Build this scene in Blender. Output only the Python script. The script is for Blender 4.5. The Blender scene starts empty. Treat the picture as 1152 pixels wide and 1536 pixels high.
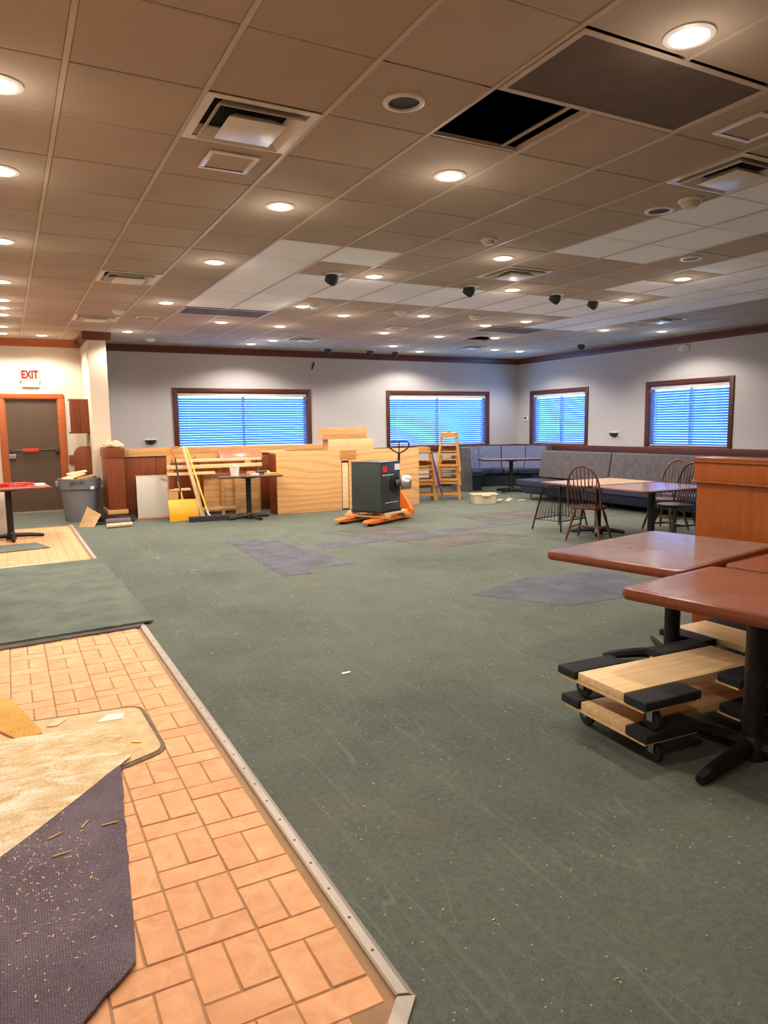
import bpy, bmesh, math, random
from mathutils import Vector, Matrix, Euler

random.seed(7)
R = math.radians
SC = bpy.context.scene
COL = SC.collection

# ------------------------------------------------------------------ camera
F_PX, YAW, PITCH, ROLL = 1074.78, 0.482336, -0.118513, -0.013713
HC = 1.43                                   # eye height
HUP = 1.59215                               # ceiling above the eye
ZC = HC + HUP                               # ceiling height
cam_d = bpy.data.cameras.new('camera')
cam = bpy.data.objects.new('camera', cam_d)
COL.objects.link(cam)
cam_d.sensor_fit = 'VERTICAL'
cam_d.sensor_height = 24.0
cam_d.lens = F_PX / 1536 * 24.0
cam_d.clip_start = 0.05
cam_d.clip_end = 200
_f = Vector((math.sin(YAW) * math.cos(PITCH), math.cos(YAW) * math.cos(PITCH), math.sin(PITCH)))
_r = Vector((math.cos(YAW), -math.sin(YAW), 0))
_u = _r.cross(_f)
_rr = _r * math.cos(ROLL) + _u * math.sin(ROLL)
_uu = -_r * math.sin(ROLL) + _u * math.cos(ROLL)
M = Matrix((( _rr.x, _uu.x, -_f.x, 0), (_rr.y, _uu.y, -_f.y, 0), (_rr.z, _uu.z, -_f.z, HC), (0, 0, 0, 1)))
cam.matrix_world = M
SC.camera = cam

# ------------------------------------------------------------------ world, exposure
SKY_COL = (0.12, 0.42, 1.0)
SKY_STRENGTH = 11.0
LAMP_W = 82.0
LAMP_COL = (1.0, 0.89, 0.78)
w = bpy.data.worlds.new('sky')
SC.world = w
w.use_nodes = True
bg = w.node_tree.nodes['Background']
bg.inputs['Color'].default_value = (*SKY_COL, 1)
bg.inputs['Strength'].default_value = SKY_STRENGTH
SC.view_settings.view_transform = 'Standard'
SC.view_settings.look = 'None'
SC.view_settings.exposure = 0.0
SC.view_settings.gamma = 1.0
SC.view_settings.use_curve_mapping = False


# ------------------------------------------------------------------ materials
def lin(c):
    o = []
    for x in c:
        x = x / 255.0
        o.append(x / 12.92 if x <= 0.04045 else ((x + 0.055) / 1.055) ** 2.4)
    return (*o, 1.0)


def mul(c, k):
    return (min(c[0] * k, 1), min(c[1] * k, 1), min(c[2] * k, 1), 1)


class NT:
    def __init__(s, name):
        s.m = bpy.data.materials.new(name)
        s.m.use_nodes = True
        s.t = s.m.node_tree
        s.p = s.t.nodes['Principled BSDF']
        s.out = s.t.nodes['Material Output']

    def n(s, kind, **kw):
        nd = s.t.nodes.new(kind)
        for k, v in kw.items():
            if k.startswith('i_'):
                nd.inputs[k[2:].replace('_', ' ')].default_value = v
            else:
                setattr(nd, k, v)
        return nd

    def l(s, a, b):
        s.t.links.new(a, b)

    def coords(s, stretch=(1, 1, 1), space='Object'):
        tc = s.n('ShaderNodeTexCoord')
        mp = s.n('ShaderNodeMapping')
        mp.inputs['Scale'].default_value = stretch
        s.l(tc.outputs[space], mp.inputs['Vector'])
        return mp.outputs['Vector']

    def noise(s, vec, scale, detail=4, rough=.55, dist=0):
        nd = s.n('ShaderNodeTexNoise')
        nd.inputs['Scale'].default_value = scale
        nd.inputs['Detail'].default_value = detail
        nd.inputs['Roughness'].default_value = rough
        nd.inputs['Distortion'].default_value = dist
        s.l(vec, nd.inputs['Vector'])
        return nd.outputs['Fac']

    def ramp(s, fac, stops):
        nd = s.n('ShaderNodeValToRGB')
        el = nd.color_ramp.elements
        while len(el) < len(stops):
            el.new(0.5)
        for e, (p, c) in zip(el, stops):
            e.position = p
            e.color = c if len(c) == 4 else (*c, 1)
        s.l(fac, nd.inputs['Fac'])
        return nd.outputs['Color']

    def mix(s, fac, a, b, mode='MIX'):
        nd = s.n('ShaderNodeMix', data_type='RGBA', blend_type=mode)
        if isinstance(fac, (int, float)):
            nd.inputs[0].default_value = fac
        else:
            s.l(fac, nd.inputs[0])
        for k, x in ((6, a), (7, b)):
            if isinstance(x, tuple):
                nd.inputs[k].default_value = x
            else:
                s.l(x, nd.inputs[k])
        return nd.outputs[2]

    def bump(s, h, strength=.3, dist=.002):
        nd = s.n('ShaderNodeBump')
        nd.inputs['Strength'].default_value = strength
        nd.inputs['Distance'].default_value = dist
        s.l(h, nd.inputs['Height'])
        s.l(nd.outputs['Normal'], s.p.inputs['Normal'])

    def done(s, color=None, rough=.6, metal=0, spec=.5):
        if color is not None:
            if isinstance(color, tuple):
                s.p.inputs['Base Color'].default_value = color
            else:
                s.l(color, s.p.inputs['Base Color'])
        s.p.inputs['Roughness'].default_value = rough
        s.p.inputs['Metallic'].default_value = metal
        s.p.inputs['Specular IOR Level'].default_value = spec
        return s.m


def plain(name, rgb, rough=.6, metal=0, var=.12, scale=6, bump=0, bscale=80, spec=.5, rnd=0.0, stretch=(1, 1, 1)):
    t = NT(name)
    c = lin(rgb)
    v = t.coords(stretch)
    col = t.ramp(t.noise(v, scale, 5), [(.3, mul(c, 1 - var)), (.7, mul(c, 1 + var))])
    if rnd:
        oi = t.n('ShaderNodeObjectInfo')
        mr = t.n('ShaderNodeMapRange')
        mr.inputs['To Min'].default_value = 1 - rnd
        mr.inputs['To Max'].default_value = 1 + rnd
        t.l(oi.outputs['Random'], mr.inputs['Value'])
        hs = t.n('ShaderNodeHueSaturation')
        t.l(mr.outputs['Result'], hs.inputs['Value'])
        t.l(col, hs.inputs['Color'])
        col = hs.outputs['Color']
    if bump:
        t.bump(t.noise(v, bscale, 3), bump)
    return t.done(col, rough, metal, spec)


def wood(name, rgb, dark=.62, rough=.45, grain=(1.5, 22, 22), spec=.5, rings=False, rnd=0.08):
    t = NT(name)
    c = lin(rgb)
    v = t.coords(grain)
    n1 = t.noise(v, 1.6, 6, .6, .6)
    col = t.ramp(n1, [(.28, mul(c, dark)), (.55, c), (.8, mul(c, 1.18))])
    if rings:
        wv = t.n('ShaderNodeTexWave', wave_type='BANDS', bands_direction='Z')
        wv.inputs['Scale'].default_value = 1.7
        wv.inputs['Distortion'].default_value = 15.0
        wv.inputs['Detail'].default_value = 1.5
        wv.inputs['Detail Scale'].default_value = .55
        t.l(t.coords((.55, 1, 1.8)), wv.inputs['Vector'])
        r2 = t.ramp(wv.outputs['Fac'], [(.0, mul(c, .72)), (.25, mul(c, 1.0)), (1, mul(c, 1.12))])
        col = t.mix(.6, col, r2)
    oi = t.n('ShaderNodeObjectInfo')
    mr = t.n('ShaderNodeMapRange')
    mr.inputs['To Min'].default_value = 1 - rnd
    mr.inputs['To Max'].default_value = 1 + rnd
    t.l(oi.outputs['Random'], mr.inputs['Value'])
    hs = t.n('ShaderNodeHueSaturation')
    t.l(mr.outputs['Result'], hs.inputs['Value'])
    t.l(col, hs.inputs['Color'])
    t.bump(n1, .12, .001)
    return t.done(hs.outputs['Color'], rough, 0, spec)


def emitter(name, rgb, strength):
    t = NT(name)
    e = t.n('ShaderNodeEmission')
    e.inputs['Color'].default_value = (*rgb, 1)
    e.inputs['Strength'].default_value = strength
    t.l(e.outputs[0], t.out.inputs['Surface'])
    return t.m


def carpet_mat():
    t = NT('green_carpet')
    v = t.coords()
    g = lin((99, 105, 95))
    br = lin((116, 108, 94))
    dk = lin((80, 87, 80))
    big = t.noise(v, .55, 4, .6, .4)
    base = t.ramp(big, [(.25, dk), (.5, g), (.65, g), (.85, br)])
    mid = t.noise(v, 3.2, 5, .65)
    base = t.mix(.28, base, t.ramp(mid, [(.3, (.6, .6, .6, 1)), (.7, (1.25, 1.25, 1.2, 1))]), 'MULTIPLY')
    med = t.noise(v, 38, 3, .7)
    base = t.mix(.5, base, t.ramp(med, [(.3, (.66, .66, .66, 1)), (.7, (1.3, 1.3, 1.28, 1))]), 'MULTIPLY')
    fine = t.noise(v, 200, 2, .7)
    base = t.mix(.6, base, t.ramp(fine, [(.3, (.5, .5, .5, 1)), (.7, (1.45, 1.45, 1.45, 1))]), 'MULTIPLY')
    # pale scuffs where carts were dragged
    sv = t.coords((5.5, .35, 1))
    sc = t.noise(sv, 2.4, 5, .75, 1.4)
    base = t.mix(t.ramp(sc, [(.56, (0, 0, 0, 1)), (.78, (.30, .30, .30, 1))]), base, lin((150, 152, 140)))
    # thin curved scuff lines left by wheels
    cn = t.noise(t.coords((1.7, .35, 1)), 1.6, 2, .5, .5)
    ab = t.n('ShaderNodeMath', operation='SUBTRACT')
    t.l(cn, ab.inputs[0])
    ab.inputs[1].default_value = .5
    ab2 = t.n('ShaderNodeMath', operation='ABSOLUTE')
    t.l(ab.outputs[0], ab2.inputs[0])
    lines = t.ramp(ab2.outputs[0], [(.0, (.20, .20, .20, 1)), (.003, (.10, .10, .10, 1)), (.006, (0, 0, 0, 1))])
    brk = t.ramp(t.noise(v, 1.7, 4, .7), [(.42, (0, 0, 0, 1)), (.62, (1, 1, 1, 1))])
    base = t.mix(t.mix(1.0, lines, brk, 'MULTIPLY'), base, lin((168, 168, 154)))
    # brown trodden-in dirt
    dn = t.noise(v, 1.4, 6, .7, .5)
    base = t.mix(t.ramp(dn, [(.55, (0, 0, 0, 1)), (.75, (.45, .45, .45, 1))]), base, lin((112, 100, 82)))
    # dust specks
    vo = t.n('ShaderNodeTexVoronoi')
    vo.inputs['Scale'].default_value = 24
    t.l(v, vo.inputs['Vector'])
    base = t.mix(t.ramp(vo.outputs['Distance'], [(.05, (.7, .7, .7, 1)), (.09, (0, 0, 0, 1))]), base, lin((190, 182, 160)))
    t.bump(fine, .5, .004)
    return t.done(base, .95, 0, .15)


def mat_backing(name, rgb, rib=0):
    t = NT(name)
    c = lin(rgb)
    v = t.coords()
    col = t.ramp(t.noise(v, 3, 5, .65), [(.3, mul(c, .72)), (.7, mul(c, 1.25))])
    fine = t.noise(t.coords((1, 3, 1)), 130, 2)
    col = t.mix(.7, col, t.ramp(fine, [(.35, (.55, .55, .55, 1)), (.7, (1.5, 1.5, 1.5, 1))]), 'MULTIPLY')
    wv = t.n('ShaderNodeTexWave', wave_type='BANDS', bands_direction='X')
    wv.inputs['Scale'].default_value = 42
    wv.inputs['Distortion'].default_value = 1.2
    t.l(v, wv.inputs['Vector'])
    col = t.mix(.35 if rib else 0.0, col, t.ramp(wv.outputs['Fac'], [(.2, (.6, .6, .6, 1)), (.8, (1.35, 1.35, 1.35, 1))]), 'MULTIPLY')
    t.bump(fine, .6, .004)
    return t.done(col, .95, 0, .1)


def cream_mat():
    t = NT('cream_carpet_underside')
    v = t.coords((1, 2.4, 1))
    a, b, c = lin((196, 160, 114)), lin((222, 192, 148)), lin((246, 232, 208))
    col = t.ramp(t.noise(v, 4.5, 6, .7, .8), [(.3, a), (.48, b), (.66, c)])
    fine = t.noise(t.coords(), 120, 2)
    col = t.mix(.5, col, t.ramp(fine, [(.35, (.65, .65, .65, 1)), (.7, (1.3, 1.3, 1.3, 1))]), 'MULTIPLY')
    t.bump(fine, .6, .004)
    return t.done(col, .95, 0, .1)


def tile_mat(name, rgb, stain=.12):
    t = NT(name)
    c = lin(rgb)
    v = t.coords()
    tc = t.n('ShaderNodeTexCoord')
    gm = t.n('ShaderNodeNewGeometry')
    col = t.ramp(t.noise(gm.outputs['Position'], 1.1, 4, .6), [(.3, mul(c, 1 - stain)), (.7, mul(c, 1 + stain * .5))])
    fine = t.noise(gm.outputs['Position'], 170, 3)
    t.bump(fine, .25, .003)
    oi = t.n('ShaderNodeObjectInfo')
    mr = t.n('ShaderNodeMapRange')
    mr.inputs['To Min'].default_value = .95
    mr.inputs['To Max'].default_value = 1.05
    t.l(oi.outputs['Random'], mr.inputs['Value'])
    hs = t.n('ShaderNodeHueSaturation')
    t.l(mr.outputs['Result'], hs.inputs['Value'])
    t.l(col, hs.inputs['Color'])
    return t.done(hs.outputs['Color'], .9, 0, .2)


def slat_mat():
    t = NT('blind_slat')
    d = t.n('ShaderNodeBsdfDiffuse')
    d.inputs['Color'].default_value = lin((170, 190, 214))
    tr = t.n('ShaderNodeBsdfTranslucent')
    tr.inputs['Color'].default_value = lin((132, 174, 212))
    mx = t.n('ShaderNodeMixShader')
    mx.inputs[0].default_value = .5
    t.l(d.outputs[0], mx.inputs[1])
    t.l(tr.outputs[0], mx.inputs[2])
    t.l(mx.outputs[0], t.out.inputs['Surface'])
    return t.m


def glass_mat():
    t = NT('window_glass')
    a = t.n('ShaderNodeBsdfTransparent')
    b = t.n('ShaderNodeBsdfGlossy')
    b.inputs['Roughness'].default_value = .02
    mx = t.n('ShaderNodeMixShader')
    mx.inputs[0].default_value = .05
    t.l(a.outputs[0], mx.inputs[1])
    t.l(b.outputs[0], mx.inputs[2])
    t.l(mx.outputs[0], t.out.inputs['Surface'])
    return t.m


def paver_mat():
    t = NT('orange_paver')
    c = lin((230, 164, 112))
    gm = t.n('ShaderNodeNewGeometry')
    v = gm.outputs['Position']
    col = t.ramp(t.noise(v, 9, 5, .65, .8), [(.25, mul(c, .8)), (.5, c), (.75, mul(lin((240, 184, 136)), 1.0))])
    dirt = t.noise(v, 3.0, 6, .7)
    col = t.mix(t.ramp(dirt, [(.62, (0, 0, 0, 1)), (.8, (.5, .5, .5, 1))]), col, lin((176, 124, 86)))
    oi = t.n('ShaderNodeObjectInfo')
    mr = t.n('ShaderNodeMapRange')
    mr.inputs['To Min'].default_value = .93
    mr.inputs['To Max'].default_value = 1.06
    t.l(oi.outputs['Random'], mr.inputs['Value'])
    hs = t.n('ShaderNodeHueSaturation')
    t.l(mr.outputs['Result'], hs.inputs['Value'])
    t.l(col, hs.inputs['Color'])
    t.bump(t.noise(v, 60, 4), .15, .003)
    return t.done(hs.outputs['Color'], .6, 0, .35)


def tabletop_mat(name, rgb, rough=.16):
    t = NT(name)
    c = lin(rgb)
    v = t.coords()
    n = t.noise(v, 4.5, 5, .6, .8)
    col = t.ramp(n, [(.3, mul(c, .86)), (.65, mul(c, 1.08))])
    rr = t.ramp(t.noise(v, 2.2, 2, .5, .3), [(.35, (rough,) * 3), (.7, (rough * 1.6,) * 3)])
    t.l(rr, t.p.inputs['Roughness'])
    m = t.done(col, rough, 0, .55)
    return m


def fabric_mat(name, rgb):
    t = NT(name)
    c = lin(rgb)
    v = t.coords((1, 1, .12))
    col = t.ramp(t.noise(v, 45, 3, .6), [(.3, mul(c, .7)), (.7, mul(c, 1.3))])
    t.bump(t.noise(t.coords(), 220, 2), .3, .002)
    return t.done(col, .9, 0, .2)


MT = dict(
    carpet=carpet_mat(),
    patch=mat_backing('grey_purple_backing', (98, 98, 106)),
    patch_brown=mat_backing('worn_carpet_backing', (100, 96, 92)),
    mat_purple=mat_backing('purple_carpet_backing', (112, 99, 107), 1),
    mat_green=mat_backing('loose_green_carpet', (110, 118, 107)),
    mat_cream=cream_mat(),
    foam=mat_backing('yellow_carpet_strip', (222, 168, 92)),
    screed=plain('screed', (216, 182, 138), .95, bump=.6, bscale=90, var=.18, scale=14),
    rim=plain('dark_mortar_rim', (120, 100, 76), .95, bump=.6, var=.3, scale=20),
    mortar=plain('mortar', (168, 132, 98), .95, bump=.4),
    paver=paver_mat(),
    steel=plain('aluminium_strip', (172, 160, 146), .5, .35, var=.14, scale=20, stretch=(1, .1, 1)),
    wall=plain('white_wall_paint', (196, 192, 192), .8, var=.02, scale=2, spec=.2),
    wall_warm=plain('cream_wall_paint', (206, 192, 172), .8, var=.02, scale=2, spec=.2),
    trim=wood('reddish_brown_trim', (92, 46, 30), .75, .4),
    trim_orange=wood('orange_brown_casing', (166, 86, 38), .75, .4),
    panel_brown=wood('brown_stained_panel', (126, 62, 28), .72, .38, grain=(14, 14, 1.2)),
    part_brown=wood('orange_brown_veneer', (150, 76, 22), .78, .32, grain=(16, 16, 1.4)),
    door=plain('dark_brown_door', (84, 66, 48), .5, var=.08, scale=2),
    pale=wood('pale_lumber', (236, 198, 146), .78, .6),
    pale2=wood('tan_lumber', (206, 156, 100), .72, .6),
    ply=wood('plywood', (222, 168, 108), .78, .6, grain=(2, 9, 9), rings=True, rnd=.03),
    oak=wood('golden_oak', (192, 138, 76), .75, .45),
    chair=wood('dark_chair_wood', (96, 58, 40), .7, .35),
    chair_dark=wood('blackened_chair_wood', (50, 38, 34), .7, .4),
    tile=tile_mat('beige_ceiling_tile', (184, 166, 146)),
    tile_white=tile_mat('white_ceiling_tile', (248, 248, 250), .04),
    bar=plain('grid_bar_paint', (196, 176, 152), .5, var=.04),
    void=plain('dark_plenum', (16, 17, 24), .9, var=.3),
    grille=plain('brown_return_grille', (98, 80, 62), .8, var=.15, bump=.8, bscale=220),
    white_metal=plain('white_enamel', (226, 216, 200), .35, var=.04),
    white_plastic=plain('white_plastic', (226, 222, 214), .45, var=.04),
    black=plain('black_plastic', (16, 16, 18), .5, var=.2),
    iron=plain('black_cast_iron', (30, 29, 30), .45, .3, var=.2, bump=.15),
    iron_worn=plain('worn_iron', (74, 68, 64), .5, .4, var=.25),
    chrome=plain('chrome', (196, 196, 200), .22, 1, var=.05),
    silver=plain('scratched_aluminium', (170, 168, 165), .35, .8, var=.2),
    grey=plain('grey_bin_plastic', (112, 114, 120), .5, var=.08),
    grey_dark=plain('dark_label_grey', (52, 54, 60), .6, var=.05),
    machine=plain('dark_green_grey_enamel', (54, 64, 62), .35, .1, var=.12, scale=3),
    machine_side=plain('dark_grey_sheet_metal', (74, 78, 84), .3, .5, var=.15, scale=3),
    orange=plain('orange_paint', (232, 116, 24), .4, var=.1),
    red=plain('red_plastic', (206, 40, 34), .45, var=.08),
    redpink=plain('red_pink_laminate', (196, 112, 88), .25, var=.12),
    sticker=plain('white_paper', (226, 224, 218), .7, var=.05),
    yellow=plain('yellow_plastic', (246, 172, 24), .4, var=.08),
    yellow_stick=plain('yellow_painted_handle', (238, 196, 66), .45, var=.08),
    panel_grey=plain('off_white_panel', (198, 192, 180), .4, var=.05, scale=2),
    cardboard=plain('cardboard', (196, 160, 112), .85, var=.12, scale=8),
    paper_bag=plain('crumpled_kraft_paper', (196, 160, 128), .9, var=.18, scale=12, bump=.6, bscale=30),
    beige=plain('beige_tub_plastic', (206, 196, 164), .5, var=.06),
    fabric=fabric_mat('grey_stripe_upholstery', (90, 86, 90)),
    fabric_blue=fabric_mat('blue_grey_upholstery', (112, 120, 150)),
    navy=plain('navy_vinyl', (38, 46, 72), .38, var=.15, scale=3),
    navy_dark=plain('dark_navy_base', (20, 24, 40), .55, var=.15),
    top_red=tabletop_mat('reddish_brown_tabletop', (142, 88, 70), .16),
    top_grey=tabletop_mat('faded_brown_tabletop', (152, 122, 112), .13),
    top_pale=tabletop_mat('pale_worn_tabletop', (176, 140, 108), .3),
    edge=wood('rounded_table_edge', (122, 62, 36), .7, .28),
    rubber=plain('black_rubber_carpet', (30, 29, 30), .9, var=.3, scale=60, bump=.8, bscale=200),
    wheel=plain('grey_black_wheel', (44, 42, 42), .55, var=.15),
    purple=plain('purple_plastic', (70, 44, 120), .4, var=.1),
    slat=slat_mat(), glass=glass_mat(),
    lens=emitter('lit_lamp_lens', (1.0, .93, .82), 9.0),
    exit_face=emitter('lit_exit_face', (1.0, .90, .74), 1.05),
    exit_red=emitter('lit_exit_letters', (.85, .05, .03), .9),
)


# ------------------------------------------------------------------ mesh builder
class MB:
    def __init__(s):
        s.v, s.f = [], []

    def add(s, vs, fs):
        o = len(s.v)
        s.v += [Vector(x) for x in vs]
        s.f += [tuple(i + o for i in f) for f in fs]
        return s

    def bx(s, x0, x1, y0, y1, z0, z1):
        return s.add([(x0, y0, z0), (x1, y0, z0), (x1, y1, z0), (x0, y1, z0), (x0, y0, z1), (x1, y0, z1), (x1, y1, z1), (x0, y1, z1)],
                     [(0, 3, 2, 1), (4, 5, 6, 7), (0, 1, 5, 4), (1, 2, 6, 5), (2, 3, 7, 6), (3, 0, 4, 7)])

    def box(s, c, size, rot=(0, 0, 0)):
        m = Matrix.Translation(c) @ Euler(rot).to_matrix().to_4x4()
        a, b, d = (x / 2 for x in size)
        vs = [m @ Vector(p) for p in ((-a, -b, -d), (a, -b, -d), (a, b, -d), (-a, b, -d), (-a, -b, d), (a, -b, d), (a, b, d), (-a, b, d))]
        return s.add(vs, [(0, 3, 2, 1), (4, 5, 6, 7), (0, 1, 5, 4), (1, 2, 6, 5), (2, 3, 7, 6), (3, 0, 4, 7)])

    def beam(s, p0, p1, wdt, hgt, up=(0, 0, 1)):
        p0, p1 = Vector(p0), Vector(p1)
        d = (p1 - p0).normalized()
        sd = d.cross(Vector(up)).normalized()
        u = sd.cross(d)
        vs = []
        for p in (p0, p1):
            for a, b in ((-1, -1), (1, -1), (1, 1), (-1, 1)):
                vs.append(p + sd * a * wdt / 2 + u * b * hgt / 2)
        return s.add(vs, [(3, 2, 1, 0), (4, 5, 6, 7), (0, 1, 5, 4), (1, 2, 6, 5), (2, 3, 7, 6), (3, 0, 4, 7)])

    def tube(s, pts, r, n=8, closed=False):
        pts = [Vector(p) for p in pts]
        N = len(pts)
        rs = r if isinstance(r, (list, tuple)) else [r] * N
        t0 = (pts[1] - pts[0]).normalized()
        ref = Vector((0, 0, 1)) if abs(t0.z) < .9 else Vector((1, 0, 0))
        nrm = t0.cross(ref).normalized()
        vs = []
        for k in range(N):
            if closed:
                t = (pts[(k + 1) % N] - pts[k - 1]).normalized()
            else:
                t = (pts[min(k + 1, N - 1)] - pts[max(k - 1, 0)]).normalized()
            nrm = (nrm - t * nrm.dot(t)).normalized()
            b = t.cross(nrm)
            for q in range(n):
                a = 2 * math.pi * q / n
                vs.append(pts[k] + (nrm * math.cos(a) + b * math.sin(a)) * rs[k])
        fs = []
        for k in range(N if closed else N - 1):
            k2 = (k + 1) % N
            for q in range(n):
                q2 = (q + 1) % n
                fs.append((k * n + q, k * n + q2, k2 * n + q2, k2 * n + q))
        if not closed:
            fs.append(tuple(range(n))[::-1])
            fs.append(tuple((N - 1) * n + q for q in range(n)))
        return s.add(vs, fs)

    def lathe(s, prof, n=20, c=(0, 0, 0), mat=None, sx=1, sy=1):
        vs, fs = [], []
        for r, z in prof:
            for q in range(n):
                a = 2 * math.pi * q / n
                p = Vector((r * math.cos(a) * sx, r * math.sin(a) * sy, z))
                if mat is not None:
                    p = mat @ p
                vs.append(p + Vector(c))
        for k in range(len(prof) - 1):
            for q in range(n):
                q2 = (q + 1) % n
                fs.append((k * n + q, k * n + q2, (k + 1) * n + q2, (k + 1) * n + q))
        if prof[0][0] > 1e-5:
            fs.append(tuple(range(n))[::-1])
        if prof[-1][0] > 1e-5:
            fs.append(tuple((len(prof) - 1) * n + q for q in range(n)))
        return s.add(vs, fs)

    def prism(s, poly, z0, z1):
        n = len(poly)
        vs = [(x, y, z0) for x, y in poly] + [(x, y, z1) for x, y in poly]
        fs = [tuple(range(n))[::-1], tuple(range(n, 2 * n))]
        for k in range(n):
            fs.append((k, (k + 1) % n, n + (k + 1) % n, n + k))
        return s.add(vs, fs)

    def xf(s, m):
        s.v = [m @ p for p in s.v]
        return s

    def mesh(s, name, bevel=0, seg=2, smooth=False):
        me = bpy.data.meshes.new(name)
        me.from_pydata([tuple(p) for p in s.v], [], s.f)
        bm = bmesh.new()
        bm.from_mesh(me)
        bmesh.ops.remove_doubles(bm, verts=bm.verts, dist=1e-6)
        bmesh.ops.recalc_face_normals(bm, faces=bm.faces)
        if bevel:
            es = [e for e in bm.edges if len(e.link_faces) == 2 and e.calc_face_angle(0) > .5]
            bmesh.ops.bevel(bm, geom=es, offset=bevel, segments=seg, affect='EDGES', profile=.6, clamp_overlap=True)
        bm.to_mesh(me)
        bm.free()
        if smooth or bevel:
            me.polygons.foreach_set('use_smooth', [True] * len(me.polygons))
            me.set_sharp_from_angle(angle=R(38))
        return me

    def build(s, name, mat, parent=None, loc=(0, 0, 0), rot=(0, 0, 0), bevel=0, seg=2, smooth=False):
        me = s.mesh(name, bevel, seg, smooth)
        me.materials.append(MT[mat] if isinstance(mat, str) else mat)
        return link(name, me, parent, loc, rot)


def link(name, me, parent=None, loc=(0, 0, 0), rot=(0, 0, 0)):
    o = bpy.data.objects.new(name, me)
    COL.objects.link(o)
    o.location = loc
    o.rotation_euler = rot
    if parent is not None:
        o.parent = parent
    return o


def tag(o, label, cat, group=None):
    o['label'] = label
    o['category'] = cat
    if group:
        o['group'] = group
    return o


def thing(name, label, cat, loc=(0, 0, 0), rz=0, group=None):
    o = bpy.data.objects.new(name, None)
    COL.objects.link(o)
    o.empty_display_size = .1
    o.location = loc
    o.rotation_euler = (0, 0, rz)
    return tag(o, label, cat, group)


def struct(o, label, cat=None):
    o['kind'] = 'structure'
    o['label'] = label
    if cat:
        o['category'] = cat
    return o


def dup(root, loc, rz=None, label=None, group=None):
    def cp(o, par):
        c = o.copy()
        COL.objects.link(c)
        c.parent = par
        for ch in o.children:
            cp(ch, c)
        return c
    c = cp(root, None)
    c.location = loc
    if rz is not None:
        c.rotation_euler = (0, 0, rz)
    if label:
        c['label'] = label
    if group:
        c['group'] = group
    return c


def text_mesh(body, size, depth, name, bold=0.0):
    cu = bpy.data.curves.new(name, 'FONT')
    cu.body = body
    cu.size = size
    cu.extrude = depth
    cu.offset = size * bold
    cu.align_x = 'CENTER'
    cu.align_y = 'CENTER'
    cu.resolution_u = 3
    ob = bpy.data.objects.new(name + '_tmp', cu)
    COL.objects.link(ob)
    dg = bpy.context.evaluated_depsgraph_get()
    me = bpy.data.meshes.new_from_object(ob.evaluated_get(dg))
    bpy.data.objects.remove(ob)
    bpy.data.curves.remove(cu)
    return me


def text_part(body, size, depth, name, mat, parent, loc, rot, sx=1.0, bold=0.0):
    me = text_mesh(body, size, depth, name, bold)
    me.materials.clear()
    me.materials.append(MT[mat])
    o = link(name, me, parent, loc, rot)
    o.scale = (sx, 1, 1)
    return o


def in_frame(p, margin=0):
    d = Vector(p) - Vector((0, 0, HC))
    z = d.dot(_f)
    if z < .2:
        return None
    u = 576 + F_PX * d.dot(_rr) / z
    v = 768 - F_PX * d.dot(_uu) / z
    if -margin < u < 1152 + margin and -margin < v < 1536 + margin:
        return z
    return None


# ================================================================== STRUCTURE
XL, XR = -2.6, 11.3
YF, YB, YD = -3.6, 14.35, 14.1
ZT = 3.65                                    # underside of the roof deck above the tiles

# ---- floor: subfloor slab, carpet, pavers
floor = struct(MB().bx(XL, XR, YF, YB, -.16, -.010).build('floor', 'mortar'), 'restaurant floor of worn green carpet and orange brick pavers')
cb = MB()
cb.prism([(.822, YB), (.822, 1.44), (.10, .72), (.10, YF), (XR, YF), (XR, YB)], -.010, 0)
cb.prism([(XL, YD), (XL, 11.86), (.822, 11.86), (.822, YD)], -.010, 0)
carpet = cb.build('carpet', 'carpet', floor)


def floor_piece(name, poly, mat, z0, z1, label=None, bevel=0):
    o = MB().prism(poly, z0, z1).build(name, mat, floor, bevel=bevel)
    if label:
        o['label'] = label
    return o


# bare patches in the carpet
floor_piece('carpet_patch', [(2.42, 8.98), (2.95, 8.86), (3.15, 6.95), (3.2, 6.72), (2.62, 6.72), (2.6, 6.5), (2.3, 6.5)], 'patch', 0, .0022, 'grey purple rectangle of bare backing')
floor_piece('carpet_patch', [(3.3, 8.15), (3.25, 7.75), (7.9, 8.45), (7.9, 8.75), (6.3, 8.45)], 'patch', 0, .0018, 'long grey seam line')
floor_piece('carpet_patch', [(3.75, 9.0), (4.9, 9.05), (5.1, 8.25), (4.1, 8.1)], 'patch_brown', 0, .0022)
floor_piece('carpet_patch', [(4.25, 7.85), (5.5, 8.0), (5.9, 7.25), (4.4, 7.05)], 'patch_brown', 0, .0022)
floor_piece('carpet_patch', [(6.3, 9.6), (8.0, 9.5), (8.4, 8.6), (6.2, 8.5)], 'patch_brown', 0, .0022)
floor_piece('carpet_patch', [(3.42, 4.95), (4.25, 5.25), (5.3, 5.2), (4.8, 4.2), (3.85, 4.25)], 'patch', 0, .0022, 'grey purple bare patch beside the near tables')

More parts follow.
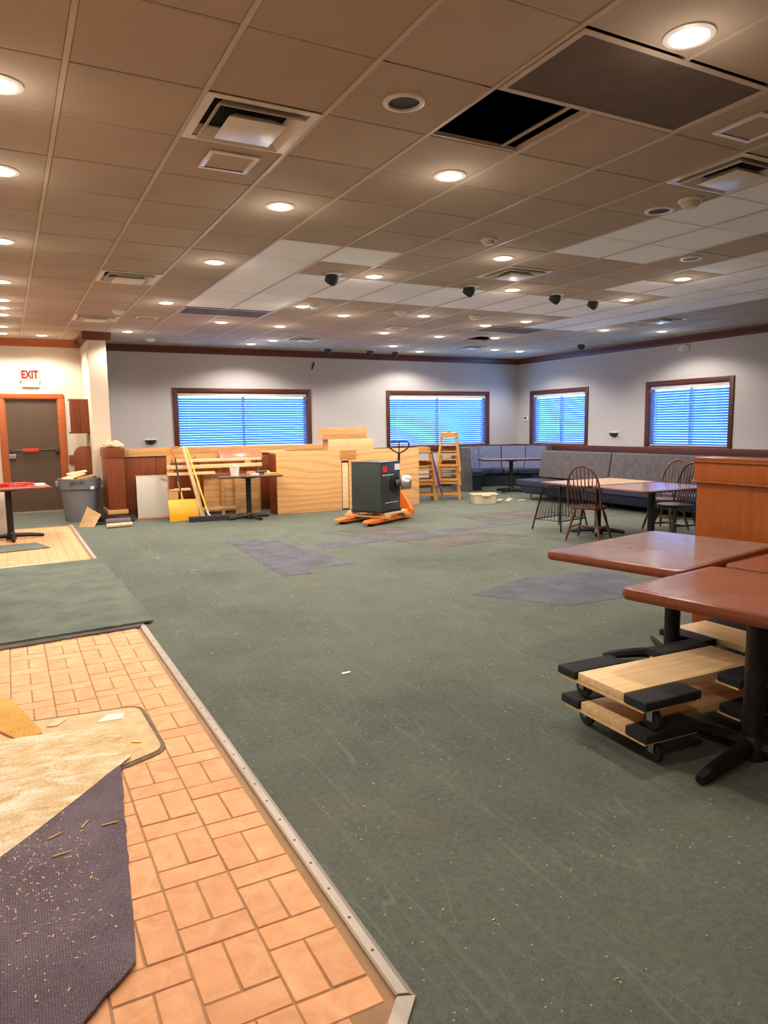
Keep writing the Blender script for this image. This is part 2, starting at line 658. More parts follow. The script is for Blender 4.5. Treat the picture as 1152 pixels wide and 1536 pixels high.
# pavers: pairs of upright bricks then one lying brick, columns staggered
PW, GAP = .205, .0055
paver_l = MB().bx(-PW / 2 + GAP / 2, PW / 2 - GAP / 2, -.0512 + GAP / 2, .0512 - GAP / 2, -.010, 0).mesh('paver', .0025, 1)
paver_u = MB().bx(-.0512 + GAP / 2, .0512 - GAP / 2, -PW / 2 + GAP / 2, PW / 2 - GAP / 2, -.010, 0).mesh('paver', .0025, 1)
for me in (paver_l, paver_u):
    me.materials.append(MT['paver'])
MB().prism([(XL, YF), (.10, YF), (.10, .74), (.776, 1.45), (.776, 11.855), (XL, 11.855)], -.0098, -.0035).build('mortar_bed', 'mortar', floor)
rest = MB()
spots = []
for kx in range(-15, 2):
    x0 = .341 + kx * .205
    off = 1.868 if kx % 2 == 0 else 1.765
    for ky in range(-20, 36):
        y0 = off + ky * .3075
        spots.append((x0 + .1025, y0 + .051, 'l'))
        spots.append((x0 + .0512, y0 + .205, 'u'))
        spots.append((x0 + .1537, y0 + .205, 'u'))
sel = []
for x, y, k in spots:
    if y > 11.72 or y < YF + .2 or x < XL + .12:
        continue
    if x - .822 > (y - 1.40) or (y < 1.44 and y < x + .72):     # beyond the mitred strip
        continue
    if in_frame((x, y, 0), 12) and y < 5.5:
        sel.append((x, y, k))
    else:
        a, b = (PW / 2, .0512) if k == 'l' else (.0512, PW / 2)
        rest.bx(x - a + GAP / 2, x + a - GAP / 2, y - b + GAP / 2, y + b - GAP / 2, -.010, 0)
sel.sort(key=lambda s: s[1])
for q, (x, y, k) in enumerate(sel):
    if q < 300:
        link('paver', paver_l if k == 'l' else paver_u, floor, (x, y, random.uniform(-.0012, .0008)), (random.uniform(-.004, .004), random.uniform(-.004, .004), random.uniform(-.006, .006)))
    else:
        a, b = (PW / 2, .0512) if k == 'l' else (.0512, PW / 2)
        rest.bx(x - a + GAP / 2, x + a - GAP / 2, y - b + GAP / 2, y + b - GAP / 2, -.010, 0)
o = rest.build('paver_field', 'paver', floor)
o['kind'] = 'stuff'

# metal transition strip, mitred at its near end
tr = MB()
tr.add([(.776, 1.455, -.01), (.822, 1.436, -.01), (.822, 11.86, -.01), (.776, 11.86, -.01),
        (.776, 1.455, .006), (.782, 1.455, .010), (.806, 1.444, .010), (.822, 1.436, .001),
        (.822, 11.86, .001), (.806, 11.86, .010), (.782, 11.86, .010), (.776, 11.86, .006)],
       [(0, 3, 2, 1), (4, 5, 10, 11), (5, 6, 9, 10), (6, 7, 8, 9), (0, 4, 11, 3), (1, 2, 8, 7), (0, 1, 7, 6, 5, 4), (3, 11, 10, 9, 8, 2)])
trim1 = struct(tr.build('trim_1', 'steel'), 'worn aluminium transition strip along the edge of the orange pavers')
scr = MB().lathe([(.0055, -.001), (.005, .0012), (0, .0018)], 8).mesh('screw')
scr.materials.append(MT['iron_worn'])
for k in range(26):
    link('screw', scr, trim1, (.794, 1.62 + k * .15, .0095))
tr = MB()
tr.prism([(.776, 1.450), (.822, 1.431), (.16, .73), (.10, .745)], -.01, .009)
struct(tr.build('trim_2', 'steel', bevel=.003), 'short aluminium strip mitred off the end of the long one')


# ---- walls
def wall_x(name, y0, y1, x0, x1, holes, mat, label, z1=ZT):
    """wall in a plane of constant y with rectangular holes (x0,x1,z0,z1)"""
    b = MB()
    xs = sorted({x0, x1, *[h[0] for h in holes], *[h[1] for h in holes]})
    for a, c in zip(xs[:-1], xs[1:]):
        h = [q for q in holes if q[0] <= a + 1e-6 and q[1] >= c - 1e-6]
        if h:
            b.bx(a, c, y0, y1, -.0, h[0][2]) if h[0][2] > .01 else None
            b.bx(a, c, y0, y1, h[0][3], z1)
        else:
            b.bx(a, c, y0, y1, 0, z1)
    return struct(b.build(name, mat), label)


def wall_y(name, x0, x1, y0, y1, holes, mat, label):
    b = MB()
    ys = sorted({y0, y1, *[h[0] for h in holes], *[h[1] for h in holes]})
    for a, c in zip(ys[:-1], ys[1:]):
        h = [q for q in holes if q[0] <= a + 1e-6 and q[1] >= c - 1e-6]
        if h:
            b.bx(x0, x1, a, c, 0, h[0][2])
            b.bx(x0, x1, a, c, h[0][3], ZT)
        else:
            b.bx(x0, x1, a, c, 0, ZT)
    return struct(b.build(name, mat), label)


WZ0, WZ1 = .97, 2.15                          # glazed opening heights
WIN_B = [(3.0, 5.71), (7.69, 10.34)]          # on the back wall (x)
WIN_R = [(11.99, 13.78), (8.44, 10.22)]       # on the right wall (y)
wall_x('wall_back', YB, YB + .18, 1.5, XR + .18, [(a, b, WZ0, WZ1) for a, b in WIN_B], 'wall', 'white painted back wall with two wide windows')
wall_y('wall_right', XR, XR + .18, YF, YB, [(a, b, WZ0, WZ1) for a, b in WIN_R], 'wall', 'white painted side wall with two windows')
DX0, DX1, DZ = .015, .865, 2.0
wall_x('wall_exit', YD, YD + .18, XL, 1.5, [(DX0, DX1, 0, DZ)], 'wall_warm', 'cream painted wall around the exit door')
struct(MB().bx(1.28, 1.56, 12.75, YB, 0, ZT).build('wall_wing', 'wall_warm'), 'white wing wall standing out beside the exit door')
struct(MB().bx(XL - .18, XL, YF, YD, 0, ZT).build('wall_left', 'wall_warm'), 'cream side wall')
struct(MB().bx(XL - .18, XR + .18, YF - .18, YF, 0, ZT).build('wall_front', 'wall_warm'), 'cream wall opposite the windows')


# ---- crown moulding (stepped profile) and chair rail
def crown(name, p0, p1, nrm, label):
    """profile swept from p0 to p1 along a wall, nrm points into the room"""
    prof = [(0, -.125), (.014, -.125), (.020, -.112), (.030, -.085), (.055, -.045), (.072, -.026), (.078, -.012), (.084, -.012), (.084, 0), (0, 0)]
    b = MB()
    n = len(prof)
    vs = []
    for p in (p0, p1):
        for d, z in prof:
            vs.append((p[0] + nrm[0] * d, p[1] + nrm[1] * d, ZC - .001 + z))
    fs = [tuple(range(n))[::-1], tuple(range(n, 2 * n))] + [(k, (k + 1) % n, n + (k + 1) % n, n + k) for k in range(n)]
    b.add(vs, fs)
    return struct(b.build(name, 'trim'), label)


crown('trim_3', (1.56, YB), (XR, YB), (0, -1), 'dark reddish brown crown moulding on the back wall')
crown('trim_4', (XR, YB), (XR, YF), (-1, 0), 'dark reddish brown crown moulding over the side windows')
o = crown('trim_5', (XL, YD), (1.28, YD), (0, -1), 'orange brown crown moulding above the exit door')
o.data.materials[0] = MT['trim_orange']
b = MB()
crown('trim_6', (1.28, YD), (1.28, 12.75), (-1, 0), 'crown moulding on the left face of the wing wall')
crown('trim_7', (1.20, 12.75), (1.64, 12.75), (0, -1), 'crown moulding across the narrow end of the wing wall')
crown('trim_8', (1.56, 12.75), (1.56, YB), (1, 0), 'crown moulding on the right face of the wing wall')
struct(MB().bx(1.56, XR - .03, YB - .032, YB, .84, WZ0 - .01).build('trim_9', 'trim', bevel=.006), 'reddish brown chair rail below the back windows')
struct(MB().bx(XR - .032, XR, YF, YB, .84, WZ0 - .01).build('trim_10', 'trim', bevel=.006), 'reddish brown chair rail below the side windows')
struct(MB().bx(1.56, XR, YB - .015, YB, 0, .11).build('baseboard_back', 'trim'), 'brown baseboard on the back wall')
struct(MB().bx(XR - .015, XR, YF, YB - .015, 0, .11).build('baseboard_right', 'trim'), 'brown baseboard on the side wall')


# ---- windows with blinds
def make_window(idx, axis, a, b_, label, blabel):
    """axis 'x': on the back wall, spanning x a..b ; axis 'y': on the right wall, spanning y a..b"""
    wd = b_ - a
    mid = (a + b_) / 2
    if axis == 'x':
        base = (mid, YB, WZ0)
        rz = 0
    else:
        base = (XR, mid, WZ0)
        rz = -math.pi / 2
    h = WZ1 - WZ0
    wroot = bpy.data.objects.new('window_%d' % idx, None)
    COL.objects.link(wroot)
    wroot.location = base
    wroot.rotation_euler = (0, 0, rz)
    struct(wroot, label)
    c = .085
    hw = wd / 2
    MB().bx(-hw - c, -hw, -.026, 0, 0, h + c).build('window_casing', 'trim', wroot, bevel=.005)
    MB().bx(hw, hw + c, -.026, 0, 0, h + c).build('window_casing', 'trim', wroot, bevel=.005)
    MB().bx(-hw, hw, -.026, 0, h, h + c).build('window_casing', 'trim', wroot, bevel=.005)
    f = MB()
    for s in (-1, 1):
        f.bx(min(s * hw, s * (hw - .05)), max(s * hw, s * (hw - .05)), .10, .17, 0, h)
    f.bx(-.03, .03, .10, .17, .05, h - .05)
    f.bx(-hw + .05, hw - .05, .10, .17, 0, .05)
    f.bx(-hw + .05, hw - .05, .10, .17, h - .05, h)
    f.build('window_frame', 'white_metal', wroot)
    jb = MB()
    jb.bx(-hw, -hw + .012, 0, .10, 0, h)
    jb.bx(hw - .012, hw, 0, .10, 0, h)
    jb.bx(-hw + .012, hw - .012, 0, .10, h - .012, h)
    jb.build('jamb', 'trim', wroot)
    MB().bx(-hw + .012, hw - .012, -.01, .10, 0, .02).build('window_sill', 'trim', wroot)
    for s in (-1, 1):
        x0, x1 = (-hw + .05, -.03) if s < 0 else (.03, hw - .05)
        MB().bx(x0, x1, .132, .138, .05, h - .05).build('pane', 'glass', wroot)
    # portal so that daylight is sampled through the opening
    pd = bpy.data.lights.new('daylight_portal', 'AREA')
    pd.shape = 'RECTANGLE'
    pd.size = wd
    pd.size_y = h
    pd.cycles.is_portal = True
    po = bpy.data.objects.new('daylight_portal', pd)
    COL.objects.link(po)
    po.parent = wroot
    po.location = (0, .185, h / 2)
    po.rotation_euler = (-math.pi / 2, 0, 0)
    # blind: a thing of its own
    bl = thing('window_blind', blabel, 'blind', base, rz)
    MB().bx(-hw + .015, hw - .015, .012, .062, h - .075, h - .014).build('headrail', 'white_plastic', bl, bevel=.004)
    sp = .0475
    n = int((h - .12) / sp)
    sl = MB()
    prof = [(-.025, -.0), (-.0125, .0022), (0, .003), (.0125, .0022), (.025, 0)]
    vs = []
    for x in (-hw + .02, hw - .02):
        for d, z in prof:
            vs.append((x, d, z))
        for d, z in prof[::-1]:
            vs.append((x, d, z - .0012))
    m = 10
    fs = [tuple(range(m))[::-1], tuple(range(m, 2 * m))] + [(k, (k + 1) % m, m + (k + 1) % m, m + k) for k in range(m)]
    sme = MB().add(vs, fs).xf(Matrix.Rotation(R(-52), 4, 'X')).mesh('slat')
    sme.materials.append(MT['slat'])
    for k in range(n):
        link('slat', sme, bl, (0, .038, .05 + k * sp), (random.uniform(-.05, .05), 0, 0))
    MB().bx(-hw + .02, hw - .02, .020, .056, .021, .036).build('bottom_rail', 'white_plastic', bl)
    for q in (-.42, 0, .42):
        MB().tube([(q * wd, .012, .03), (q * wd, .012, h - .075)], .0028, 6).build('ladder_cord', 'white_plastic', bl)
    return wroot


make_window(1, 'x', *WIN_B[0], 'wide brown framed window above the wooden half wall', 'blue lit slatted blind in the window above the wooden half wall')
make_window(2, 'x', *WIN_B[1], 'wide brown framed window behind the wooden high chairs', 'blue lit slatted blind in the window behind the high chairs')
make_window(3, 'y', *WIN_R[0], 'brown framed side window next to the room corner', 'blue green slatted blind in the side window next to the room corner')
make_window(4, 'y', *WIN_R[1], 'brown framed side window under the wall mounted emergency lamp', 'blue slatted blind in the side window under the emergency lamp')

# ---- exit door
dr = bpy.data.objects.new('door_1', None)
COL.objects.link(dr)
dr.location = ((DX0 + DX1) / 2, YD, 0)
struct(dr, 'dark brown exit door with push bar and orange brown casing')
hw = (DX1 - DX0) / 2
for s in (-1, 1):
    MB().bx(min(s * hw, s * (hw + .1)), max(s * hw, s * (hw + .1)), -.03, 0, 0, DZ).build('door_casing', 'trim_orange', dr, bevel=.006)
MB().bx(-hw - .1, hw + .1, -.03, 0, DZ, DZ + .085).build('door_casing', 'trim_orange', dr, bevel=.006)
leaf = MB().bx(-hw, hw, .03, .10, .012, DZ).build('door_leaf', 'door', dr)
MB().bx(-hw, -hw + .02, .0, .03, .018, DZ).bx(hw - .02, hw, .0, .03, .018, DZ).bx(-hw + .02, hw - .02, .0, .03, DZ - .02, DZ).build('door_stop', 'trim_orange', dr)
MB().bx(-hw, hw, -.03, .12, 0, .018).build('threshold', 'steel', dr)
MB().tube([(-hw + .12, -.02, 1.105), (hw - .07, -.02, 1.105)], .016, 8).build('push_bar', 'iron_worn', leaf)
MB().bx(-hw + .24, -hw + .49, -.048, -.036, 1.075, 1.135).build('push_bar_label', 'red', leaf, bevel=.003)
for x in (-hw + .08, hw - .06):
    MB().bx(x - .04, x + .03, -.04, .03, 1.06, 1.15).build('bar_bracket', 'iron_worn', leaf, bevel=.006)
MB().bx(-hw + .015, -hw + .125, -.02, .03, .96, 1.045).build('lock_box', 'silver', leaf, bevel=.006)

# ================================================================== CEILING
S = .6096
GX, GY = .338246, 3.564437
ceil = struct(MB().bx(XL - .18, XR + .18, YF - .18, YB + .18, ZT, ZT + .1).build('ceiling', 'void'), 'suspended ceiling of beige tiles with newer white tiles')
white = set()
for i in (3, 4):
    for j in range(4, 10):
        white.add((i, j))
white.discard((4, 5))
for i in range(3, 14):
    white |= {(i, 6), (i, 7)}
white |= {(12, 8), (13, 8), (12, 9), (13, 9), (12, 5), (13, 5)}
for i in (7, 8):
    white |= {(i, j) for j in range(-1, 3)}
for i in range(10, 14):
    white |= {(i, j) for j in range(-1, 5)}
white.discard((10, 3))
OPEN = {(3, -1), (12, 12)}
VENTS = [(1, 0), (1, 7), (1, 12), (6, -1), (7, 4), (14, 7), (7, 14), (13, 14)]
PANELS = [(3, -2), (3, 10), (11, 10)]
CANS_OFF = [(2.49, -.48), (6.80, .74), (9.36, 2.36)]
skip = set(OPEN) | set(VENTS)
for i, j in PANELS:
    skip |= {(i, j), (i + 1, j)}
can_tiles = {(math.floor(a), math.floor(b)): (a, b) for a, b in CANS_OFF}


def tile_geo(x0, x1, y0, y1):
    b = MB()
    e = .004
    return b.add([(x0, y0, .018), (x1, y0, .018), (x1, y1, .018), (x0, y1, .018), (x0, y0, .004), (x1, y0, .004), (x1, y1, .004), (x0, y1, .004),
                  (x0 + e, y0 + e, 0), (x1 - e, y0 + e, 0), (x1 - e, y1 - e, 0), (x0 + e, y1 - e, 0)],
                 [(0, 1, 2, 3), (0, 4, 5, 1), (1, 5, 6, 2), (2, 6, 7, 3), (3, 7, 4, 0), (4, 8, 9, 5), (5, 9, 10, 6), (6, 10, 11, 7), (7, 11, 8, 4), (8, 11, 10, 9)])


hx, hy = S / 2 - .012, S / 2 - .0065
t_old = tile_geo(-hx, hx, -hy, hy).mesh('ceiling_tile')
t_old.materials.append(MT['tile'])
t_new = tile_geo(-hx, hx, -hy, hy).mesh('ceiling_tile')
t_new.materials.append(MT['tile_white'])


def tile_hole(cx, cy, r, mat):
    """tile with a round hole at (cx,cy) from its centre"""
    n = 32
    vs, fs = [], []
    for z in (0, .018):
        for q in range(n):
            a = 2 * math.pi * q / n
            vs.append((cx + r * math.cos(a), cy + r * math.sin(a), z))
        for q in range(n):
            a = 2 * math.pi * q / n
            dx, dy = math.cos(a), math.sin(a)
            k = min((hx - cx) / dx if dx > 1e-6 else 1e9, (-hx - cx) / dx if dx < -1e-6 else 1e9, (hy - cy) / dy if dy > 1e-6 else 1e9, (-hy - cy) / dy if dy < -1e-6 else 1e9)
            vs.append((cx + dx * k, cy + dy * k, z))
    for q in range(n):
        q2 = (q + 1) % n
        fs += [(q, q2, n + q2, n + q), (2 * n + q, 3 * n + q, 3 * n + q2, 2 * n + q2), (q, 2 * n + q, 2 * n + q2, q2), (n + q, n + q2, 3 * n + q2, 3 * n + q)]
    # fill the square's corners
    b = MB().add(vs, fs)
    for sx in (-1, 1):
        for sy in (-1, 1):
            cxx, cyy = sx * hx, sy * hy
            best = sorted(range(n), key=lambda q: (vs[n + q][0] - cxx) ** 2 + (vs[n + q][1] - cyy) ** 2)[:2]
            b.add([(cxx, cyy, 0), vs[n + best[0]], vs[n + best[1]]], [(0, 1, 2)])
    me = b.mesh('ceiling_tile')
    me.materials.append(MT[mat])
    return me


cand = []
for i in range(-5, 19):
    for j in range(-12, 18):
        if (i, j) in skip:
            continue
        cx, cy = GX + (i + .5) * S, GY + (j + .5) * S
        x0, x1, y0, y1 = cx - S / 2, cx + S / 2, cy - S / 2, cy + S / 2
        if x0 > XR - .05 or y0 > YB - .05 or x1 < XL + .05 or y1 < YF + .05:
            continue
        vis = None
        for px_, py_ in ((cx, cy), (x0, y0), (x1, y0), (x0, y1), (x1, y1)):
            vis = vis or in_frame((px_, py_, ZC))
        cand.append((vis if vis else 1e3, i, j, cx, cy))
cand.sort()
rest_o, rest_w = MB(), MB()
nt = 0
for d, i, j, cx, cy in cand:
    wt = (i, j) in white
    xa, xb = max(-hx, XL - cx), min(hx, XR - cx)
    ya, yb = max(-hy, YF - cy), min(hy, YB - cy)
    clipped = (xb - xa) < 2 * hx - .001 or (yb - ya) < 2 * hy - .001
    if (i, j) in can_tiles:
        a, c = can_tiles[(i, j)]
        me = tile_hole((a - i - .5) * S, (c - j - .5) * S, .078, 'tile_white' if wt else 'tile')
        link('ceiling_tile', me, ceil, (cx, cy, ZC))
        continue
    if d < 1e2 and nt < 295:
        nt += 1
        if clipped:
            me = tile_geo(xa, xb, ya, yb).mesh('ceiling_tile')
            me.materials.append(MT['tile_white' if wt else 'tile'])
        else:
            me = t_new if wt else t_old
        link('ceiling_tile', me, ceil, (cx, cy, ZC + random.uniform(0, .0015)), (random.uniform(-.003, .003), random.uniform(-.002, .002), 0))
    else:
        bb = rest_w if wt else rest_o
        g = tile_geo(xa, xb, ya, yb)
        bb.add([(p.x + cx, p.y + cy, p.z + ZC) for p in g.v], g.f)
o = rest_o.build('ceiling_tile_field', 'tile', ceil)
o['kind'] = 'stuff'
if rest_w.v:
    o = rest_w.build('white_tile_field', 'tile_white', ceil)
    o['kind'] = 'stuff'
for i in range(-4, 19):
    x = GX + i * S
    if XL < x < XR:
        MB().bx(x - .012, x + .012, YF, YB, ZC - .004, ZC + .03).build('grid_bar', 'bar', ceil)
for j in range(-11, 18):
    y = GY + j * S
    if YF < y < YB:
        MB().bx(XL, XR, y - .010, y + .010, ZC + .006, ZC + .028).build('cross_bar', 'bar', ceil)
# edges of the missing tile: a second tile pushed up and aside
cx, cy = GX + 3.5 * S, GY - .5 * S
MB().box((cx + .235, cy + .0, ZC + .045), (.12, .58, .016), (0, R(-35), 0)).build('displaced_tile', 'tile', ceil)


def cell(i, j):
    return GX + i * S, GY + j * S


# ---- air diffusers
def make_vent():
    t = thing('air_diffuser', 'square white stepped air diffuser set in the ceiling grid', 'vent', (0, 0, ZC), 0, 'square air diffusers in the ceiling')
    h = S / 2 - .012

    def ring(o, i_, zo, zi, th=.006):
        vs, fs = [], []
        for r, z in ((o, zo), (i_, zi), (i_, zi + th), (o, zo + th)):
            vs += [(-r, -r, z), (r, -r, z), (r, r, z), (-r, r, z)]
        for k in range(4):
            k2 = (k + 1) % 4
            for a in range(4):
                a2 = (a + 1) % 4
                fs.append((k * 4 + a, k * 4 + a2, k2 * 4 + a2, k2 * 4 + a))
        return MB().add(vs, fs)
    ring(h, h - .045, -.004, -.002).build('frame', 'white_metal', t)
    ring(.262, .215, -.002, .05).build('throat', 'white_metal', t)
    ring(.228, .178, -.024, .030).build('louver', 'white_metal', t)
    MB().add([(-.155, -.155, -.036), (.155, -.155, -.036), (.155, .155, -.036), (-.155, .155, -.036), (-.10, -.10, .01), (.10, -.10, .01), (.10, .10, .01), (-.10, .10, .01)],
             [(0, 3, 2, 1), (4, 5, 6, 7), (0, 1, 5, 4), (1, 2, 6, 5), (2, 3, 7, 6), (3, 0, 4, 7)]).build('core', 'white_metal', t, bevel=.006)
    MB().bx(-h + .02, h - .02, -h + .02, h - .02, .055, .06).build('duct_box', 'void', t)
    return t


v0 = make_vent()
VENT_LABELS = ['square white air diffuser next to the small speaker grille, in the widest beige tiles', 'square white air diffuser among beige tiles between the exit side downlights', 'square white air diffuser near the wing wall by the exit',
               'square white air diffuser touching the white tiles and an unlit can', 'square white air diffuser between two downlights and the eyeball spotlights', 'square white air diffuser between the white tiles and the side wall',
               'square white air diffuser close to the back wall over the half wall', 'square white air diffuser close to the back wall beyond the dark open cell']
for k, (i, j) in enumerate(VENTS):
    x, y = cell(i + .5, j + .5)
    v = v0 if k == 0 else dup(v0, (x, y, ZC))
    v.location = (x, y, ZC)
    v['label'] = VENT_LABELS[k]

# ---- return-air panels (two cells wide)
for (i, j), lab in zip(PANELS, ('dark brown double width return air panel beside the open ceiling hole', 'dark brown double width return air panel at the end of the white tile strip', 'dark grey brown double width return air panel beyond the long white tile strip')):
    x, y = cell(i + 1, j + .5)
    t = thing('return_air_panel', lab, 'air panel', (x, y, ZC))
    a, c = S - .014, S / 2 - .014
    f = MB()
    f.bx(-a, a, -c, -c + .03, -.009, -.0045).bx(-a, a, c - .03, c, -.009, -.0045).bx(-a, -a + .03, -c + .03, c - .03, -.009, -.0045).bx(a - .03, a, -c + .03, c - .03, -.009, -.0045)
    f.build('frame', 'bar', t)
    MB().bx(-a + .03, a - .03, -c + .03, c - .03, -.0055, -.0045).build('perforated_face', 'grille', t)

# ---- small square speaker grilles
for (i, j), lab in (((1.57, 1.40), 'small square speaker grille in the tile beside the big air diffuser'), ((5.55, -1.42), 'small square speaker grille next to the dark return air panel'),
                    ((2.55, 11.9), 'small square speaker grille between downlights over the half wall'), ((8.88, 11.3), 'small square speaker grille above the middle of the back wall')):
    x, y = cell(i, j)
    t = thing('speaker_grille', lab, 'speaker', (x, y, ZC))
    f = MB()
    f.bx(-.15, .15, -.15, -.12, -.012, -.0005).bx(-.15, .15, .12, .15, -.012, -.0005).bx(-.15, -.12, -.12, .12, -.012, -.0005).bx(.12, .15, -.12, .12, -.012, -.0005)
    f.build('frame', 'white_metal', t, bevel=.002)
    MB().bx(-.12, .12, -.12, .12, -.007, -.0005).build('grille', 'tile', t)

# ---- downlights
LIT = [(-.42, .58), (-.42, 2.62), (-.42, 5.64), (-.43, 8.66), (-.44, 10.62), (-.44, 11.64), (-.44, 12.65), (-.45, 14.69), (-.46, 16.1), (.51, 16.2),
       (2.51, 2.55), (2.54, 5.70), (2.57, 9.71), (2.51, 14.56), (3.76, .80), (3.74, -2.21), (5.33, 5.64), (5.32, 9.03), (6.66, 9.83), (4.34, 11.99), (5.90, 12.12),
       (6.72, 15.06), (6.39, 16.15), (9.02, 12.28), (6.56, 3.59), (8.36, 5.67), (11.35, 8.96), (10.80, 9.96), (8.45, 9.18), (10.91, 12.40), (12.67, 12.07),
       (10.82, 15.09), (12.54, 16.29), (14.71, 14.83), (15.91, 14.99), (10.59, 3.55), (11.32, 5.58), (16.33, 9.05), (14.51, 9.46)]
UNSEEN = [(-.4, -2.5), (-.4, -5.5), (10.5, -3.5), (14.5, .5), (14.5, -5.5)]


def make_can(lit):
    t = thing('recessed_downlight', 'lit round recessed ceiling downlight with a white rim' if lit else 'unlit round ceiling can with a black opening', 'ceiling light', (0, 0, 0), 0,
              'lit downlights in the ceiling' if lit else 'unlit black downlight cans in the ceiling')
    ring = MB().lathe([(.076, .002), (.080, -.010), (.092, -.011), (.104, -.006), (.106, .0), (.076, .002)], 28)
    ring.build('trim_ring', 'white_metal', t, smooth=True)
    if lit:
        MB().lathe([(.078, -.003), (.070, -.010), (.05, -.015), (.02, -.018), (0, -.0185)], 24).build('lens', 'lens', t, smooth=True)
        ld = bpy.data.lights.new('downlight_lamp', 'SPOT')
        ld.energy = LAMP_W
        ld.color = LAMP_COL
        ld.spot_size = R(150)
        ld.spot_blend = .35
        ld.shadow_soft_size = .07
        lo = bpy.data.objects.new('lamp', ld)
        COL.objects.link(lo)
        lo.parent = t
        lo.location = (0, 0, -.10)
        gd = bpy.data.lights.new('ceiling_fill_light', 'POINT')        # added fill light below the lens, brightens the ceiling
        gd.energy = LAMP_W * .025
        gd.color = LAMP_COL
        gd.shadow_soft_size = .06
        go = bpy.data.objects.new('ceiling_fill', gd)
        COL.objects.link(go)
        go.parent = t
        go.location = (0, 0, -.20)
    else:
        MB().lathe([(.077, 0), (.074, .10), (.0, .11)], 28).build('can', 'black', t, smooth=True)
    return t


l0 = make_can(True)
for k, (i, j) in enumerate(LIT + UNSEEN):
    x, y = cell(i, j)
    if k == 0:
        l0.location = (x, y, ZC)
    else:
        dup(l0, (x, y, ZC))
c0 = make_can(False)
for k, (i, j) in enumerate(CANS_OFF):
    x, y = cell(i, j)
    c = c0 if k == 0 else dup(c0, (x, y, ZC))
    c.location = (x, y, ZC)
    c['label'] = ('unlit round ceiling can with black opening beside the missing tile', 'unlit round ceiling can beside the pale smoke detector', 'unlit round ceiling can in a beige tile between white tiles')[k]

# ---- detectors, domes, eyeball spots
def make_dome(name, label, group, r, h, mat):
    t = thing(name, label, 'detector', (0, 0, 0), 0, group)
    MB().lathe([(r, 0), (r, -.012), (r * .95, -.016)], 20).build('base', 'white_plastic', t, smooth=True)
    MB().lathe([(r * .85, -.014), (r * .78, -h * .6), (r * .55, -h * .92), (0, -h)], 20).build('cover', mat, t, smooth=True)
    return t


d0 = make_dome('ceiling_dome', 'small white ceiling dome below the beige tiles', 'white ceiling domes', .085, .055, 'white_plastic')
for k, (i, j) in enumerate([(5.47, 8.73), (7.59, 8.81), (9.61, 8.76), (3.34, 16.0), (1.82, 11.13)]):
    x, y = cell(i, j)
    if k == 0:
        d0.location = (x, y, ZC)
    else:
        dup(d0, (x, y, ZC))
t = make_dome('smoke_detector', 'yellowed round smoke detector between plain beige ceiling tiles', None, .07, .05, 'beige')
t.location = (*cell(5.68, 2.76), ZC)
t = make_dome('smoke_detector', 'pale round smoke detector beside an unlit can and the white tiles', None, .085, .06, 'beige')
t.location = (*cell(6.80, .28), ZC)


def make_eye():
    t = thing('eyeball_spotlight', 'dark eyeball ceiling spotlight hanging from a white flange', 'spotlight', (0, 0, 0), 0, 'dark eyeball spotlights in the ceiling')
    MB().lathe([(.085, 0), (.088, -.010), (.070, -.016)], 20).build('flange', 'white_plastic', t, smooth=True)
    mt = Matrix.Rotation(R(38), 3, 'X') @ Matrix.Rotation(R(14), 3, 'Y')
    MB().lathe([(.035, .0), (.062, -.03), (.07, -.065), (.066, -.09)], 20, mat=mt, c=(0, 0, -.002)).build('ball', 'grey_dark', t, smooth=True)
    MB().lathe([(.066, -.089), (.060, -.112), (0, -.118)], 20, mat=mt, c=(0, 0, -.002)).build('face', 'black', t, smooth=True)
    return t


e0 = make_eye()
for k, (i, j) in enumerate([(4.60, 5.70), (7.42, 5.68), (9.52, 5.68), (10.75, 5.9), (9.1, 16.3), (10.7, 16.4), (11.75, 16.5), (16.4, 12.3)]):
    x, y = cell(i, j)
    if k == 0:
        e0.location = (x, y, ZC)
    else:
        dup(e0, (x, y, ZC))

# ================================================================== OBJECTS BY THE EXIT
# ---- exit sign
t = thing('exit_sign', 'lit cream exit sign with red letters above the brown door', 'exit sign', (.445, YD, 2.30))
MB().bx(-.17, .17, -.05, 0, 0, .2).build('housing', 'exit_face', t, bevel=.006)
text_part('EXIT', .185, .003, 'letters', 'exit_red', t, (0, -.053, .105), (R(90), 0, 0), .70, .03)
MB().bx(-.13, .14, -.045, 0, -.10, -.004).build('battery_box', 'white_metal', t, bevel=.006)

# ---- cupboard and rounded panel on the wing wall
t = thing('wall_cupboard', 'reddish brown wooden cupboard mounted high on the wing wall', 'cupboard', (1.13, 13.4, 1.385))
MB().bx(-.145, .148, -.18, .25, 0, .58).build('body', 'panel_brown', t, bevel=.004)
dd = MB().bx(-.125, .006, -.198, -.181, .01, .57).build('door', 'panel_brown', t, bevel=.004)
MB().lathe([(.012, 0), (.014, .012), (0, .016)], 10, c=(-.01, -.199, .10), mat=Matrix.Rotation(R(90), 3, 'X')).build('knob', 'iron_worn', dd, smooth=True)
MB().bx(.012, .146, -.198, -.181, .01, .57).build('door', 'panel_brown', t, bevel=.004)
MB().bx(-.155, -.146, -.17, .25, .03, .55).build('lit_side_edge', 'white_metal', t)  # white strip paints in the light on the cupboard's left edge
pts = [(-.13, 0), (.145, 0), (.145, 1.17), (0.02, 1.17)] + [(-.13 + .15 * (1 - math.cos(R(a))), 1.02 + .15 * math.sin(R(a))) for a in (75, 60, 45, 30, 15, 0)]
o = MB().prism(pts, 0, .03).build('divider_panel', 'panel_brown', None, (1.13, 13.2, 0), (R(90), 0, 0), bevel=.003)
tag(o, 'reddish brown board with one rounded corner behind the grey bin', 'panel')
